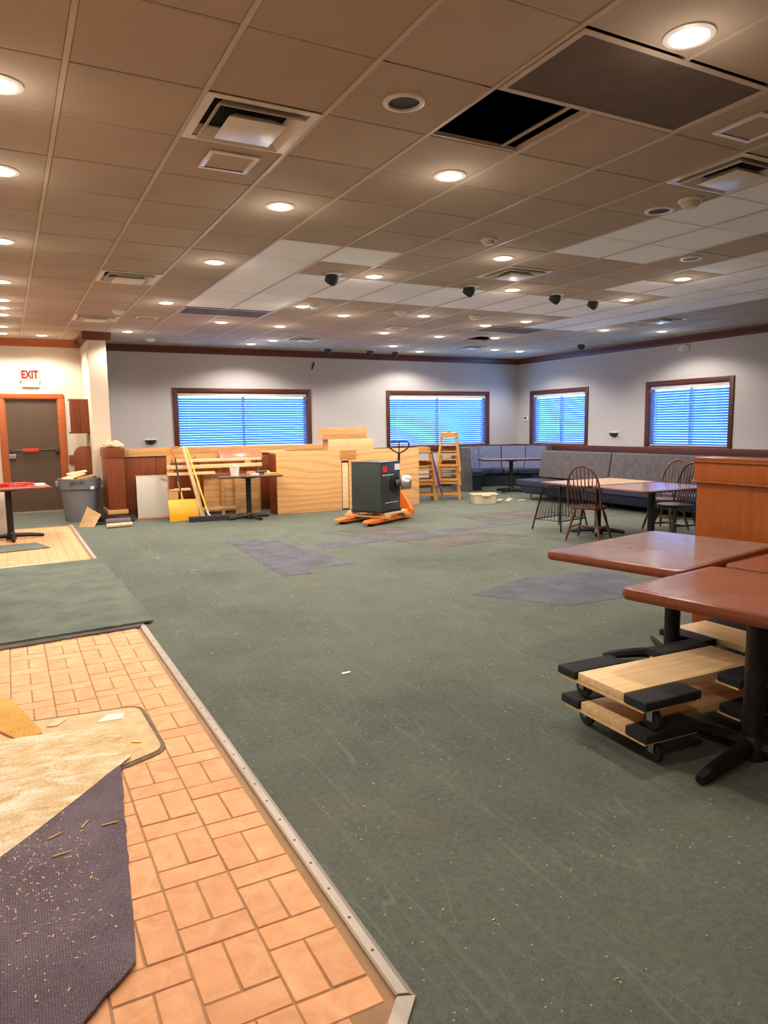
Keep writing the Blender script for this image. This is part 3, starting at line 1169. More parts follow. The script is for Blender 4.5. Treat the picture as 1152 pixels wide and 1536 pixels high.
o = MB().bx(.985, 1.262, YD - .06, YD, .84, 1.0).build('wall_ledge', 'panel_brown', bevel=.004)
tag(o, 'short brown wooden ledge on the wall right of the exit door', 'ledge')

# ---- grey bin with scraps
t = thing('trash_bin', 'round grey plastic trash bin beside the exit door, heaped with scraps', 'bin', (1.0, 12.42, 0))
MB().lathe([(.235, 0), (.24, .02), (.288, .60), (.28, .60), (.232, .03), (0, .03)], 32).build('body', 'grey', t, smooth=True)
MB().lathe([(.286, .50), (.306, .52), (.312, .60), (.318, .655), (.322, .68), (.312, .684), (.300, .655), (.286, .60)], 32).build('rim', 'grey', t, smooth=True)
for s in (-1, 1):
    h = MB()
    h.box((s * .325, 0, .60), (.055, .20, .09))
    h.build('handle', 'grey', t, bevel=.02, seg=3)
text_part('BRUTE', .085, .002, 'lettering', 'grey_dark', t, (-.06, -.314, .615), (R(86), 0, R(-9)), .9)
MB().box((.16, -.29, .535), (.07, .006, .05), (R(4), 0, R(28))).build('sticker', 'sticker', t)
sc_spec = [('cardboard', (-.08, -.05, .715), (.34, .14, .014), (.25, -.25, .3), 'tan cardboard scrap on top of the grey bin'),
           ('pale2', (.10, -.12, .70), (.26, .06, .03), (0.1, -.2, -.25), 'tan wood offcut poking out of the grey bin'),
           ('black', (.06, -.02, .74), (.20, .06, .012), (.1, -.3, .5), 'dark scrap strip lying across the grey bin'),
           ('pale', (-.02, .12, .76), (.30, .10, .016), (.2, -.15, .1), 'pale board scrap lying highest in the grey bin'),
           ('trim', (.16, .06, .705), (.20, .08, .02), (.1, .25, -.5), 'reddish brown trim offcut in the grey bin'),
           ('sticker', (-.16, -.14, .68), (.10, .07, .05), (.3, .2, .8), 'white paper scrap at the edge of the grey bin')]
for m, p, sz, rt, lab in sc_spec:
    o = MB().box((0, 0, 0), sz).build('scrap', m, None, (1.0 + p[0], 12.42 + p[1], p[2]), rt, bevel=.003)
    tag(o, lab, 'scrap', 'scraps in the grey bin')
o = MB().lathe([(.27, 0), (.26, .04), (.17, .08), (0, .11)], 18).build('waste_heap', 'cardboard', None, (1.0, 12.42, .58))
tag(o, 'heap of mixed waste filling the grey bin', 'waste')
o['kind'] = 'stuff'

# ---- debris on the floor by the bin
b = MB()
b.add([(-.20, 0, .0), (.02, -.10, .0), (.12, -.02, .17), (-.07, .06, .29), (-.20, .02, .0), (.02, -.08, .0), (.12, .0, .17), (-.07, .08, .29)],
      [(0, 1, 2, 3), (7, 6, 5, 4), (0, 4, 5, 1), (1, 5, 6, 2), (2, 6, 7, 3), (3, 7, 4, 0)])
o = b.build('folded_cardboard', 'cardboard', None, (1.08, 11.52, 0), (0, 0, R(-8)))
tag(o, 'torn tan carpet padding sheet tipped up beside the grey bin', 'cardboard')
b = MB()
b.box((0, 0, .012), (.34, .26, .012)).box((0, .13, .05), (.34, .012, .085)).box((-.17, 0, .04), (.012, .26, .06)).box((.17, 0, .04), (.012, .26, .06))
o = b.build('dustpan', 'black', None, (1.28, 11.72, 0.0), (0, 0, R(-25)), bevel=.004)
tag(o, 'black open dustpan lying behind the rolled carpet', 'dustpan')
rl = MB()
rl.tube([(-.18, 0, .06), (.18, 0, .06)], .058, 16)
o = rl.build('carpet_roll', 'mat_purple', None, (1.42, 11.36, 0), (0, 0, R(6)), smooth=True)
tag(o, 'dark purple carpet roll lying by the tipped up padding sheet', 'carpet roll')
rl = MB()
rl.tube([(-.18, 0, .034), (.18, 0, .034)], .033, 14)
o = rl.build('padding_roll', 'mat_cream', None, (1.41, 11.16, 0), (0, 0, R(8)), smooth=True)
tag(o, 'thin cream padding roll in front of the purple carpet roll', 'padding roll')

# ---- left table with a red cord, board leaning under it
TOPZ = .70


def cross_base(t, h, arm=.30, rz=0, pole=.042, mat='iron'):
    b = MB()
    for k in range(4):
        a = rz + k * math.pi / 2
        d = Vector((math.cos(a), math.sin(a), 0))
        pts = [d * .02 + Vector((0, 0, .055)), d * (arm * .55) + Vector((0, 0, .045)), d * (arm * .9) + Vector((0, 0, .030)), d * arm + Vector((0, 0, .024))]
        b.tube(pts, [.034, .030, .026, .02], 8)
    for v_ in b.v:
        v_.z = max(v_.z, .0)
    b.lathe([(.065, .0), (.06, .07), (.045, .10)], 16)
    b.build('base', mat, t, smooth=True)
    MB().lathe([(pole, .06), (pole, h - .03), (.12, h - .022), (.13, h - .002)], 18).build('pole', mat, t, smooth=True)


def rounded(w_, d_, r, n=5):
    p = []
    for cx_, cy_, a0 in ((w_ / 2 - r, d_ / 2 - r, 0), (-w_ / 2 + r, d_ / 2 - r, 90), (-w_ / 2 + r, -d_ / 2 + r, 180), (w_ / 2 - r, -d_ / 2 + r, 270)):
        for k in range(n + 1):
            a = R(a0 + 90 * k / n)
            p.append((cx_ + r * math.cos(a), cy_ + r * math.sin(a)))
    return p


def pedestal_table(label, loc, rz, w_, d_, topmat, edgemat='edge', r=.05, thick=.035, h=TOPZ, arm=.30, base_rz=0, group=None, pole=.042, off=(0, 0)):
    t = thing('pedestal_table', label, 'table', (*loc, 0), rz, group)
    n0 = len(bpy.data.objects)
    cross_base(t, h - thick, arm, base_rz, pole)
    for c_ in t.children:
        c_.location = (off[0], off[1], 0)
    # bullnose edge band
    n_ = rounded(w_, d_, r)
    vs, fs = [], []
    prof = [(-.03, 0), (-.006, .002), (0, thick * .35), (0, thick * .65), (-.006, thick - .002), (-.03, thick - .0005)]
    m = len(n_)
    for dd, z in prof:
        k = (w_ + 2 * dd) / w_
        k2 = (d_ + 2 * dd) / d_
        for x, y in n_:
            vs.append((x * k, y * k2, h - thick + z))
    for a in range(len(prof) - 1):
        for q in range(m):
            q2 = (q + 1) % m
            fs.append((a * m + q, a * m + q2, (a + 1) * m + q2, (a + 1) * m + q))
    fs.append(tuple(range(m))[::-1])
    MB().add(vs, fs).build('edge_band', edgemat, t, smooth=True)
    k, k2 = (w_ - .058) / w_, (d_ - .058) / d_
    MB().prism([(x * k, y * k2) for x, y in n_], h - .012, h).build('tabletop', topmat, t)
    return t


pedestal_table('small dark edged table by the exit door with a tangled red cord', (-.02, 10.75), R(4), 1.02, .62, 'redpink', 'edge', .06, .03, .70, .40)
rc = []
for k in range(90):
    a = k * .62
    rc.append((.12 + .16 * math.cos(a) * (1 + .35 * math.sin(k * .21)) - .22 * (k > 45), .02 + .12 * math.sin(a * 1.13), .012 + .016 * (1 + math.sin(k * 1.7)) + .012 * (k % 30) / 30))
o = MB().tube(rc, .0085, 6).build('extension_cord', 'red', None, (-.02, 10.7, .70), smooth=True)
tag(o, 'tangled red extension cord on the small table by the exit', 'cord')
o = MB().box((0, 0, 0), (.13, .09, .04)).build('cord_plug', 'sticker', None, (.36, 10.62, .722), (0, 0, .3), bevel=.012)
tag(o, 'white plug block among the red cord', 'plug')
o = MB().bx(-.5, -.01, 0, .03, 0, .60).build('leaning_board', 'panel_grey', None, (-.02, 11.15, 0.0), (R(-8), 0, R(3)), bevel=.004)
tag(o, 'off white board leaning under the small table by the exit', 'board')

# ================================================================== LOOSE CARPET ON THE PAVERS
def wavy_slab(name, poly, z0, th, mat, label, cat, lift=None, n=None, edge=.0):
    o = MB().prism(poly, z0, z0 + th).build(name, mat, None, bevel=min(.004, th * .3))
    return tag(o, label, cat)


def jag(p0, p1, n, amp):
    out = []
    for k in range(n):
        f_ = k / n
        out.append((p0[0] + (p1[0] - p0[0]) * f_ + random.uniform(-amp, amp), p0[1] + (p1[1] - p0[1]) * f_ + random.uniform(-amp, amp)))
    return out


poly = jag((XL + .3, 5.02), (-.12, 5.28), 30, .012) + jag((-.12, 5.28), (.885, 5.37), 24, .006) + [(.885, 5.37), (.845, 8.36)] + jag((.845, 8.36), (-.14, 8.26), 12, .006) + [(-.14, 8.26), (XL + .3, 8.15)]
wavy_slab('loose_carpet', [(x, y + .035) for x, y in poly], .016, .014, 'mat_green', 'large green carpet piece laid across the orange pavers', 'carpet piece')
poly2 = jag((XL + .3, 4.97), (-.12, 5.235), 30, .016) + jag((-.12, 5.235), (.79, 5.335), 24, .008) + [(.79, 5.335), (.78, 8.2), (XL + .3, 8.0)]
wavy_slab('carpet_padding', poly2, .001, .013, 'mat_backing' if False else 'patch_brown', 'dark padding layer showing under the edge of the large green carpet piece', 'padding')
wavy_slab('carpet_offcut', [(-.9, 9.42), (.40, 9.64), (.26, 10.17), (-.9, 10.05)], .001, .012, 'mat_green', 'small dark green carpet offcut in front of the table by the exit', 'carpet piece')
wavy_slab('bare_screed', [(-1.2, 8.40), (-.14, 8.385), (.45, 8.44), (.50, 8.48), (.48, 8.53), (.3, 8.55), (-.14, 8.52), (-1.2, 8.50)], .001, .006, 'screed', 'narrow bare cream screed strip behind the large green carpet piece', 'screed')

# screed hole with dark rim, folded carpet and yellow strip
def rpoly(pts, r, n=4):
    out = []
    m = len(pts)
    for k in range(m):
        p, a, c = Vector(pts[k]), Vector(pts[k - 1]), Vector(pts[(k + 1) % m])
        d0, d1 = (a - p).normalized() * r, (c - p).normalized() * r
        for q in range(n + 1):
            f_ = q / n
            out.append(tuple((p + d0 * (1 - f_) ** 2 + d1 * f_ ** 2)))
    return out


base = rpoly([(-.9, 3.92), (.515, 3.765), (.535, 3.19), (-.9, 2.6)], .07)
rimp = rpoly([(-.92, 3.945), (.535, 3.79), (.555, 3.17), (-.92, 2.57)], .08)
wavy_slab('mortar_rim', rimp, .0005, .004, 'rim', 'dark mortar rim around the bare screed patch', 'mortar')
wavy_slab('screed_patch', base, .0048, .004, 'screed', 'bare cream screed patch where pavers are missing', 'screed')
pur = [(-1.3, 3.1), (.345, 3.16), (.338, 3.05)] + jag((.336, 3.03), (.222, 1.95), 22, .004) + [(.216, 1.885)] + jag((.21, 1.87), (-.10, 1.56), 12, .004) + [(-.9, .85), (-1.3, .9)]
wavy_slab('carpet_square', pur, .0095, .011, 'mat_purple', 'dark purple backed carpet piece with wood chips on the orange pavers', 'carpet piece')
# folded-over flap with a raised curling edge
fl = [(-1.15, 3.62), (-.01, 3.60), (.34, 3.565), (.375, 3.55)]
fr = [(-1.15, 1.52), (-.115, 2.575), (.15, 2.87), (.392, 3.155)]
vs, fs = [], []
nx, ny = 14, 10
for a in range(nx + 1):
    fa = a / nx * 3
    k = min(int(fa), 2)
    q = fa - k
    A = Vector(fl[k]).lerp(Vector(fl[k + 1]), q)
    B = Vector(fr[k]).lerp(Vector(fr[k + 1]), q)
    for c in range(ny + 1):
        g = c / ny
        p = A.lerp(B, g)
        z = .022 + .014 * math.sin(g * math.pi) * (1 + .3 * math.sin(a * 1.3)) + random.uniform(0, .003)
        vs.append((p.x + (random.uniform(-.004, .004) if c in (0, ny) else 0), p.y, z))
n1 = len(vs)
vs += [(x, y, max(z - .010, .0208)) for x, y, z in vs]
W_ = ny + 1
for a in range(nx):
    for c in range(ny):
        i0 = a * W_ + c
        fs.append((i0, i0 + 1, i0 + W_ + 1, i0 + W_))
        fs.append((n1 + i0, n1 + i0 + W_, n1 + i0 + W_ + 1, n1 + i0 + 1))
for c in range(ny):
    fs.append((c, n1 + c, n1 + c + 1, c + 1))
    i0 = nx * W_ + c
    fs.append((i0, i0 + 1, n1 + i0 + 1, n1 + i0))
for a in range(nx):
    i0 = a * W_
    fs.append((i0, i0 + W_, n1 + i0 + W_, n1 + i0))
    i0 = a * W_ + ny
    fs.append((i0, n1 + i0, n1 + i0 + W_, i0 + W_))
o = MB().add(vs, fs).build('carpet_flap', 'mat_cream', smooth=True)
tag(o, 'cream underside of a carpet folded back over the purple piece', 'carpet flap')
wavy_slab('foam_strip', [(-.42, 4.24), (-.075, 4.21), (.06, 3.66), (.062, 3.62), (-.05, 3.61), (-.25, 4.0)], .0095, .010, 'foam', 'yellow foam strip beside the bare screed patch', 'foam strip')
wavy_slab('tile_shard', [(.08, 3.70), (.14, 3.77), (.18, 3.76), (.13, 3.69)], .0095, .006, 'pale', 'small cream tile shard on the bare screed patch', 'shard')
wavy_slab('plastic_scrap', [(.30, 3.64), (.36, 3.72), (.44, 3.70), (.42, 3.63)], .0095, .002, 'sticker', 'pale crumpled plastic scrap on the bare screed patch', 'scrap')
wavy_slab('yellow_scrap', [(.415, 3.32), (.43, 3.335), (.46, 3.305), (.45, 3.295)], .0095, .005, 'yellow_stick', 'tiny yellow scrap on the bare screed patch', 'scrap')
wavy_slab('paper_scrap', [(1.645, 3.685), (1.70, 3.69), (1.70, 3.715), (1.645, 3.71)], .0025, .002, 'sticker', 'small white paper scrap alone on the green carpet', 'scrap')
for k, (x, y, a) in enumerate(((.06, 2.63, .5), (.16, 2.66, 1.0), (.24, 2.62, 0), (.07, 2.5, .1))):
    o = MB().box((0, 0, .003), (.05, .006, .004)).build('wood_splinter', 'pale2', None, (x, y, .021), (0, 0, a))
    tag(o, 'thin tan wood splinter on the dark purple carpet piece', 'splinter', 'splinters on the purple carpet')
# crumbs nobody could count
cr = MB()
for k in range(760):
    if k < 330:
        x, y = random.gauss(-.02, .12), random.gauss(2.4, .28)
        z = .0215
        if x > .2:
            continue
    else:
        x, y = random.uniform(.95, 6.5), 1.2 + 8 * random.random() ** 1.3
        z = .0018
        if x > 2.0 and y < 3.6:
            z = .0032
    L, W2 = random.uniform(.003, .012), random.uniform(.002, .0035)
    cr.box((x, y, z), (L, W2, .002), (0, 0, random.uniform(0, 3)))
o = cr.build('wood_chips', 'pale')
tag(o, 'pale wood chips and crumbs scattered on the carpets', 'debris')
o['kind'] = 'stuff'

# ================================================================== HALF WALL, POST, LUMBER
PX0, PX1 = 1.375, 1.662
t = thing('end_post', 'tall reddish brown boxed post at the end of the wooden half wall', 'post', ((PX0 + PX1) / 2, 12.39, 0))
hw = (PX1 - PX0) / 2
MB().bx(-hw + .012, hw - .012, -.33, .35, .10, 1.0).build('body', 'panel_brown', t, bevel=.003)
MB().bx(-hw, hw, -.345, .355, 1.0, 1.15).build('cap', 'panel_brown', t, bevel=.006)
MB().bx(-hw - .01, hw + .01, -.36, .355, .10, .17).build('base_trim', 'pale2', t, bevel=.004)
MB().bx(-hw, hw, -.34, .35, .0, .10).build('plinth', 'panel_brown', t)
# crumpled bag on the post
b = MB()
bm_pts = [(.15, 0), (.17, .03), (.13, .07), (.09, .10), (0, .11)]
b.lathe(bm_pts, 12, sx=1.0, sy=1.2)
for v_ in b.v:
    v_.x += random.uniform(-.025, .025)
    v_.z = max(0, v_.z + random.uniform(-.015, .02)) + max(0, -v_.x) * .15
o = b.build('paper_bag', 'paper_bag', None, (1.53, 12.24, 1.15))
tag(o, 'crumpled tan paper bag on top of the brown post', 'bag')
o = MB().box((0, 0, .012), (.22, .26, .012)).build('cardboard_flap', 'cardboard', None, (1.50, 12.60, 1.15), (0, 0, .1), bevel=.003)
tag(o, 'flat cardboard flap on top of the brown post', 'cardboard')


def casters(t, pts, r, mat_par=None, top=.1):
    for x, y in pts:
        f = MB()
        f.box((x - .019, y, r + (top - r) / 2), (.004, .03, top - r + .01)).box((x + .019, y, r + (top - r) / 2), (.004, .03, top - r + .01)).box((x, y, top - .003), (.06, .06, .006))
        fk = f.build('caster_fork', 'chrome', t)
        MB().lathe([(0, -.014), (r, -.012), (r, .012), (0, .014)], 16, c=(x, y, r), mat=Matrix.Rotation(R(90), 3, 'Y')).build('caster_wheel', 'wheel', fk, smooth=True)


t = thing('floor_dolly', 'small flat black dolly at the foot of the brown post', 'dolly', (1.60, 11.86, 0))
MB().bx(-.14, .14, -.11, .11, .066, .09).build('deck', 'black', t, bevel=.004)
casters(t, [(-.1, -.08), (.1, -.08), (-.1, .08), (.1, .08)], .026, None, .066)

t = thing('half_wall', 'low dark brown panelled half wall with a pale wood cap', 'half wall', (1.67, 12.3, 0))
MB().bx(0, 3.5, -.06, .08, 0, 1.0).build('core', 'panel_brown', t)
for k in range(7):
    MB().bx(k * .5 + .004, k * .5 + .496, -.072, -.0605, .13, .985).build('panel', 'panel_brown', t, bevel=.003)
MB().bx(0, 3.5, -.08, -.0605, 0, .12).build('skirting', 'trim', t)
MB().bx(0, 3.5, -.10, .12, 1.0, 1.02).build('cap_board', 'pale2', t, bevel=.003)
MB().bx(0, 3.5, -.10, -.07, 1.02, 1.135).build('cap_rail', 'pale2', t, bevel=.003)
MB().bx(-.0, 3.5, -.068, .12, 1.10, 1.13).build('cap_top', 'trim', t, bevel=.003)

t = thing('off_white_board', 'off white flat panel leaning on the brown half wall', 'panel', (2.07, 11.93, .004))
t.rotation_euler = (R(-10), 0, R(-8))
MB().bx(-.27, .27, 0, .035, .03, .69).build('sheet', 'panel_grey', t, bevel=.003)
MB().bx(-.275, .275, -.004, .039, .69, .705).build('top_edge', 'pale', t, bevel=.002)
MB().bx(-.275, .275, -.006, .04, 0, .03).build('bottom_edge', 'pale2', t, bevel=.002)
MB().tube([(.10, -.004, .66), (.16, -.02, .625), (.24, -.02, .62), (.26, -.004, .615)], .006, 6).build('wire', 'cardboard', t, smooth=True)

# lumber rack: posts, back sheet and stacked planks
t = thing('lumber_rack', 'open rack of pale planks and plywood standing before the half wall', 'rack', (3.05, 11.82, 0))
for x in (-.76, -.30, .10, .72):
    MB().bx(x - .025, x + .025, -.02, .03, 0, 1.0).build('post', 'pale2', t)
MB().bx(-.20, .77, .032, .05, .06, .72).build('back_sheet', 'ply', t)
MB().bx(-.78, .80, .032, .055, .90, 1.03).build('top_sheet', 'pale2', t)
MB().bx(-.30, .60, -.04, -.021, .10, .15).build('bottom_rail', 'pale', t)
for (a, c, z0, z1, y0) in ((-.68, .74, .905, .95, -.17), (-.80, .74, .80, .86, -.19), (-.80, -.06, .70, .745, -.19), (-.78, -.46, .455, .485, -.17)):
    MB().bx(a, c, y0, y0 + .15, z0, z1).build('plank', 'pale', t, bevel=.003)
MB().bx(-.79, -.66, -.16, -.04, 0, .45).build('block', 'pale2', t, bevel=.003)
MB().bx(-.79, -.72, -.17, -.05, .745, .80).build('block', 'pale2', t, bevel=.003)
MB().bx(-.79, -.72, -.17, -.05, .485, .70).build('block', 'panel_brown', t, bevel=.003)
MB().bx(.45, .55, -.17, -.05, .86, .905).build('block', 'pale2', t, bevel=.003)
MB().bx(.30, .72, -.045, -.021, .0, .70).build('door_board', 'pale2', t, bevel=.003)
o = MB().bx(-.36, .36, 0, .012, 0, .15).build('laminate_board', 'redpink', None, (3.46, 11.70, .953), (R(-38), 0, R(-2)), bevel=.002)
tag(o, 'glossy reddish laminate board leaning on top of the lumber rack', 'board')
o = MB().bx(-.22, .22, -.05, .05, 0, .02).build('loose_plank', 'pale', None, (4.02, 11.80, 1.031), (0, 0, R(-4)), bevel=.002)
tag(o, 'short pale plank lying flat beside the reddish laminate board', 'plank')

# snow shovel
t = thing('snow_shovel', 'yellow snow shovel standing before the lumber rack', 'shovel', (2.40, 11.30, 0))
vs, fs = [], []
n_ = 9
for a in range(n_):
    x = -.225 + .45 * a / (n_ - 1)
    for c in range(5):
        z = .004 + .33 * c / 4
        y = .05 + .10 * c / 4 - .06 * math.sin(c / 4 * math.pi) * .6 + .05 * (abs(x) / .225) ** 2 * -.6 + (.006 if a % 2 else 0)
        vs.append((x, y, z))
n1 = len(vs)
vs += [(x, y + .008, z) for x, y, z in vs]
for a in range(n_ - 1):
    for c in range(4):
        i0 = a * 5 + c
        fs += [(i0, i0 + 5, i0 + 6, i0 + 1), (n1 + i0, n1 + i0 + 1, n1 + i0 + 6, n1 + i0 + 5)]
for a in range(n_ - 1):
    for c in (0, 4):
        i0 = a * 5 + c
        fs.append((i0, n1 + i0, n1 + i0 + 5, i0 + 5))
for c in range(4):
    for a in (0, n_ - 1):
        i0 = a * 5 + c
        fs.append((i0, i0 + 1, n1 + i0 + 1, n1 + i0))
MB().add(vs, fs).build('blade', 'yellow', t, smooth=True)
MB().tube([(.02, .14, .20), (.01, .17, .34), (-.03, .22, .62)], [.02, .018, .016], 8).build('socket', 'yellow', t, smooth=True)
MB().tube([(.0, .175, .36), (-.055, .255, .98)], .014, 8).build('shaft', 'grey_dark', t, smooth=True)
gp = MB().tube([(-.055, .255, .97), (-.06, .262, 1.02), (-.10, .268, 1.06), (-.115, .275, 1.12), (-.10, .278, 1.15), (.0, .278, 1.155), (.01, .276, 1.14)], .014, 8)
gp.build('grip', 'orange', t, smooth=True)

# leaning stick and push broom
o = MB().beam((2.69, 11.27, .018), (2.50, 11.66, 1.16), .055, .03).build('leaning_stick', 'pale')
tag(o, 'pale wooden stick leaning between the shovel and the yellow broom handle', 'stick')
t = thing('push_broom', 'push broom with black bristles and yellow handle before the lumber rack', 'broom', (2.74, 11.13, 0), R(-4))
MB().bx(-.31, .31, -.04, .04, .055, .085).build('block', 'grey_dark', t, bevel=.006)
br = MB()
for k in range(30):
    x = -.295 + .59 * k / 29
    for y in (-.028, 0, .028):
        br.add([(x - .011, y - .012, .056), (x + .011, y - .012, .056), (x + .011, y + .012, .056), (x - .011, y + .012, .056), (x - .012, y * 1.5 - .008, 0), (x + .012, y * 1.5 - .008, 0), (x + .012, y * 1.5 + .008, 0), (x - .012, y * 1.5 + .008, 0)],
               [(0, 1, 2, 3), (4, 7, 6, 5), (0, 4, 5, 1), (1, 5, 6, 2), (2, 6, 7, 3), (3, 7, 4, 0)])
br.build('bristles', 'black', t)
MB().tube([(0.0, 0, .075), (-.23, .52, 1.16)], .014, 8).build('handle', 'yellow_stick', t, smooth=True)
MB().tube([(-.03, 0.05, .17), (.0, 0, .08)], [.017, .024], 8).build('ferrule', 'chrome', t, smooth=True)

# small work table with things on it
pedestal_table('dark edged work table in front of the lumber rack with tools on it', (3.37, 11.08), R(-6), 1.02, .60, 'top_red', 'iron_worn', .05, .03, .70, .36, R(20))
t = thing('plastic_bucket', 'small white plastic bucket with a lid on the work table', 'bucket', (3.17, 11.13, .70))
MB().lathe([(.062, 0), (.078, .13), (.074, .13), (.06, .006), (0, .006)], 20).build('body', 'white_plastic', t, smooth=True)
lid = MB().lathe([(.082, .128), (.082, .142), (.03, .150), (0, .152)], 20).build('lid', 'panel_grey', t, smooth=True)
MB().lathe([(.022, .15), (.03, .172), (.012, .182), (0, .183)], 12).build('knob', 'white_plastic', lid, smooth=True)
o = MB().box((0, 0, .012), (.22, .12, .022)).build('wood_slab', 'panel_brown', None, (2.98, 11.2, .70), (0, 0, .2), bevel=.003)
tag(o, 'brown wooden slab left of the white bucket', 'slab')
t = thing('angle_grinder', 'blue grey power tool lying on the work table', 'power tool', (3.62, 11.12, .70), .2)
MB().tube([(-.11, 0, .032), (.02, 0, .035), (.08, 0, .034)], [.022, .03, .026], 10).build('body', 'grey_dark', t, smooth=True)
MB().lathe([(.028, .004), (.05, .012), (.05, .016), (.02, .05), (0, .055)], 16, c=(.105, 0, 0)).build('head', 'silver', t, smooth=True)
MB().tube([(.10, .02, .035), (.10, .11, .035)], .012, 8).build('side_handle', 'black', t, smooth=True)
t = thing('spirit_level', 'yellow spirit level at the end of the work table', 'level', (3.74, 11.0, .70), -.1)
MB().box((0, 0, .014), (.24, .03, .026)).build('body', 'yellow', t, bevel=.003)
MB().box((0, 0, .028), (.04, .018, .004)).build('vial', 'white_plastic', t)
o = MB().box((0, 0, .012), (.12, .08, .022)).build('rag', 'sticker', None, (3.46, 11.0, .70), (0, 0, .5), bevel=.009)
tag(o, 'folded white rag in front of the power tool', 'rag')
o = MB().box((0, 0, .022), (.13, .07, .04)).build('sanding_block', 'cardboard', None, (3.48, 11.27, .70), (0, 0, .3), bevel=.006)
tag(o, 'tan sanding block behind the power tool', 'block')

# plywood clad counter
t = thing('plywood_counter', 'long low counter clad in plain plywood sheets', 'counter', (3.93, 11.28, 0))
MB().bx(0, 2.70, .022, .42, 0, 1.0).build('carcass', 'panel_brown', t)
MB().bx(-.012, 1.16, -.002, .018, .004, 1.035).build('plywood_sheet', 'ply', t, bevel=.002)
MB().bx(1.30, 2.70, .002, .020, .004, 1.045).build('plywood_sheet', 'ply', t, bevel=.002)
MB().bx(1.175, 1.285, .0, .018, .03, .82).build('filler_board', 'pale', t, bevel=.002)
MB().bx(1.165, 1.295, .0, .02, .86, .885).build('slot_edge', 'pale', t)
MB().bx(-.0, 2.70, .0225, .42, 1.001, 1.03).build('top_board', 'pale2', t, bevel=.003)
MB().bx(2.702, 2.72, .02, .42, .004, 1.02).build('end_sheet', 'ply', t)
MB().bx(1.14, 1.44, -.012, -.0025, .89, 1.03).build('patch_board', 'oak', t)


def crate(label, loc, w_, d_, h_, cut):
    t = thing('wooden_box', label, 'box', loc)
    for a, c, nm in ((-w_ / 2, -w_ / 2 + cut, 'front_board'), (-w_ / 2 + cut + .003, w_ / 2, 'front_board')):
        MB().bx(a, c, -d_ / 2, -d_ / 2 + .018, 0, h_).build(nm, 'pale' if cut > .3 else 'pale2', t, bevel=.002)
    MB().bx(-w_ / 2, w_ / 2, d_ / 2 - .018, d_ / 2, 0, h_).build('back_board', 'pale2', t)
    for s in (-1, 1):
        x = s * (w_ / 2 - .009)
        MB().bx(x - .009, x + .009, -d_ / 2 + .019, d_ / 2 - .019, 0, h_).build('side_board', 'pale2', t)
    MB().bx(-w_ / 2 + .02, w_ / 2 - .02, -d_ / 2 + .02, d_ / 2 - .02, h_ - .03, h_ - .012).build('lid', 'pale2', t)
    return t


crate('long plain wooden box on the plywood counter', (5.31, 11.46, 1.031), .86, .26, .195, .36)
crate('upper wooden box stacked on the long one over the plywood counter', (5.20, 11.46, 1.227), .83, .24, .20, .22)

# ================================================================== PALLET JACK AND MACHINE
JA = R(29)
t = thing('pallet_jack', 'orange pallet jack with black looped handle under the dark machine', 'pallet jack', (4.37, 9.39, 0), JA)
for s in (-1, 1):
    y = s * .255
    f = MB()
    f.add([(0, y - .05, .045), (.10, y - .08, .035), (1.16, y - .08, .035), (1.16, y + .08, .035), (.10, y + .08, .035), (0, y + .05, .045),
           (0, y - .05, .068), (.10, y - .08, .085), (1.16, y - .08, .085), (1.16, y + .08, .085), (.10, y + .08, .085), (0, y + .05, .068)],
          [(0, 5, 4, 3, 2, 1), (6, 7, 8, 9, 10, 11), (0, 1, 7, 6), (1, 2, 8, 7), (2, 3, 9, 8), (3, 4, 10, 9), (4, 5, 11, 10), (5, 0, 6, 11)])
    fo = f.build('fork', 'orange', t, bevel=.004)
    MB().lathe([(0, -.035), (.035, -.033), (.035, .033), (0, .035)], 16, c=(.14, y, .036), mat=Matrix.Rotation(R(90), 3, 'X')).build('roller', 'wheel', fo, smooth=True)
    MB().lathe([(0, -.03), (.08, -.028), (.08, .028), (0, .03)], 20, c=(1.30, s * .09, .08), mat=Matrix.Rotation(R(90), 3, 'X')).build('steer_wheel', 'wheel', t, smooth=True)
b = MB()
b.add([(1.16, -.335, .05), (1.16, .335, .05), (1.24, .335, .05), (1.24, -.335, .05), (1.16, -.335, .14), (1.16, .335, .14), (1.19, .12, .42), (1.19, -.12, .42), (1.24, -.335, .14), (1.24, .335, .14), (1.23, .12, .42), (1.23, -.12, .42)],
      [(0, 1, 2, 3), (0, 4, 5, 1), (4, 7, 6, 5), (3, 2, 9, 8), (8, 9, 10, 11), (7, 11, 10, 6), (0, 3, 8, 4), (1, 5, 9, 2), (4, 8, 11, 7), (5, 6, 10, 9)])
b.build('heel', 'orange', t, bevel=.008)
MB().lathe([(.06, .12), (.06, .40), (.045, .42), (.03, .46)], 16, c=(1.30, 0, 0)).build('pump', 'iron', t, smooth=True)
hs_ = MB().tube([(1.30, 0, .42), (1.34, 0, 1.02)], .02, 10).build('handle_shaft', 'iron', t, smooth=True)
loop = [(0, 0), (.10, .05), (.165, .10), (.175, .15), (.155, .185), (.10, .192), (0, .192), (-.10, .192), (-.155, .185), (-.175, .15), (-.165, .10), (-.10, .05)]
ca, sa = math.cos(R(-42)), math.sin(R(-42))
MB().tube([(1.34 + x * sa * .8 + .0, x * ca, 1.0 + z) for x, z in loop], .0125, 8, closed=True).build('handle_loop', 'iron', hs_, smooth=True)
MB().tube([(1.34, 0, 1.0), (1.345, 0, 1.19)], .009, 8).build('release_lever', 'iron', hs_, smooth=True)

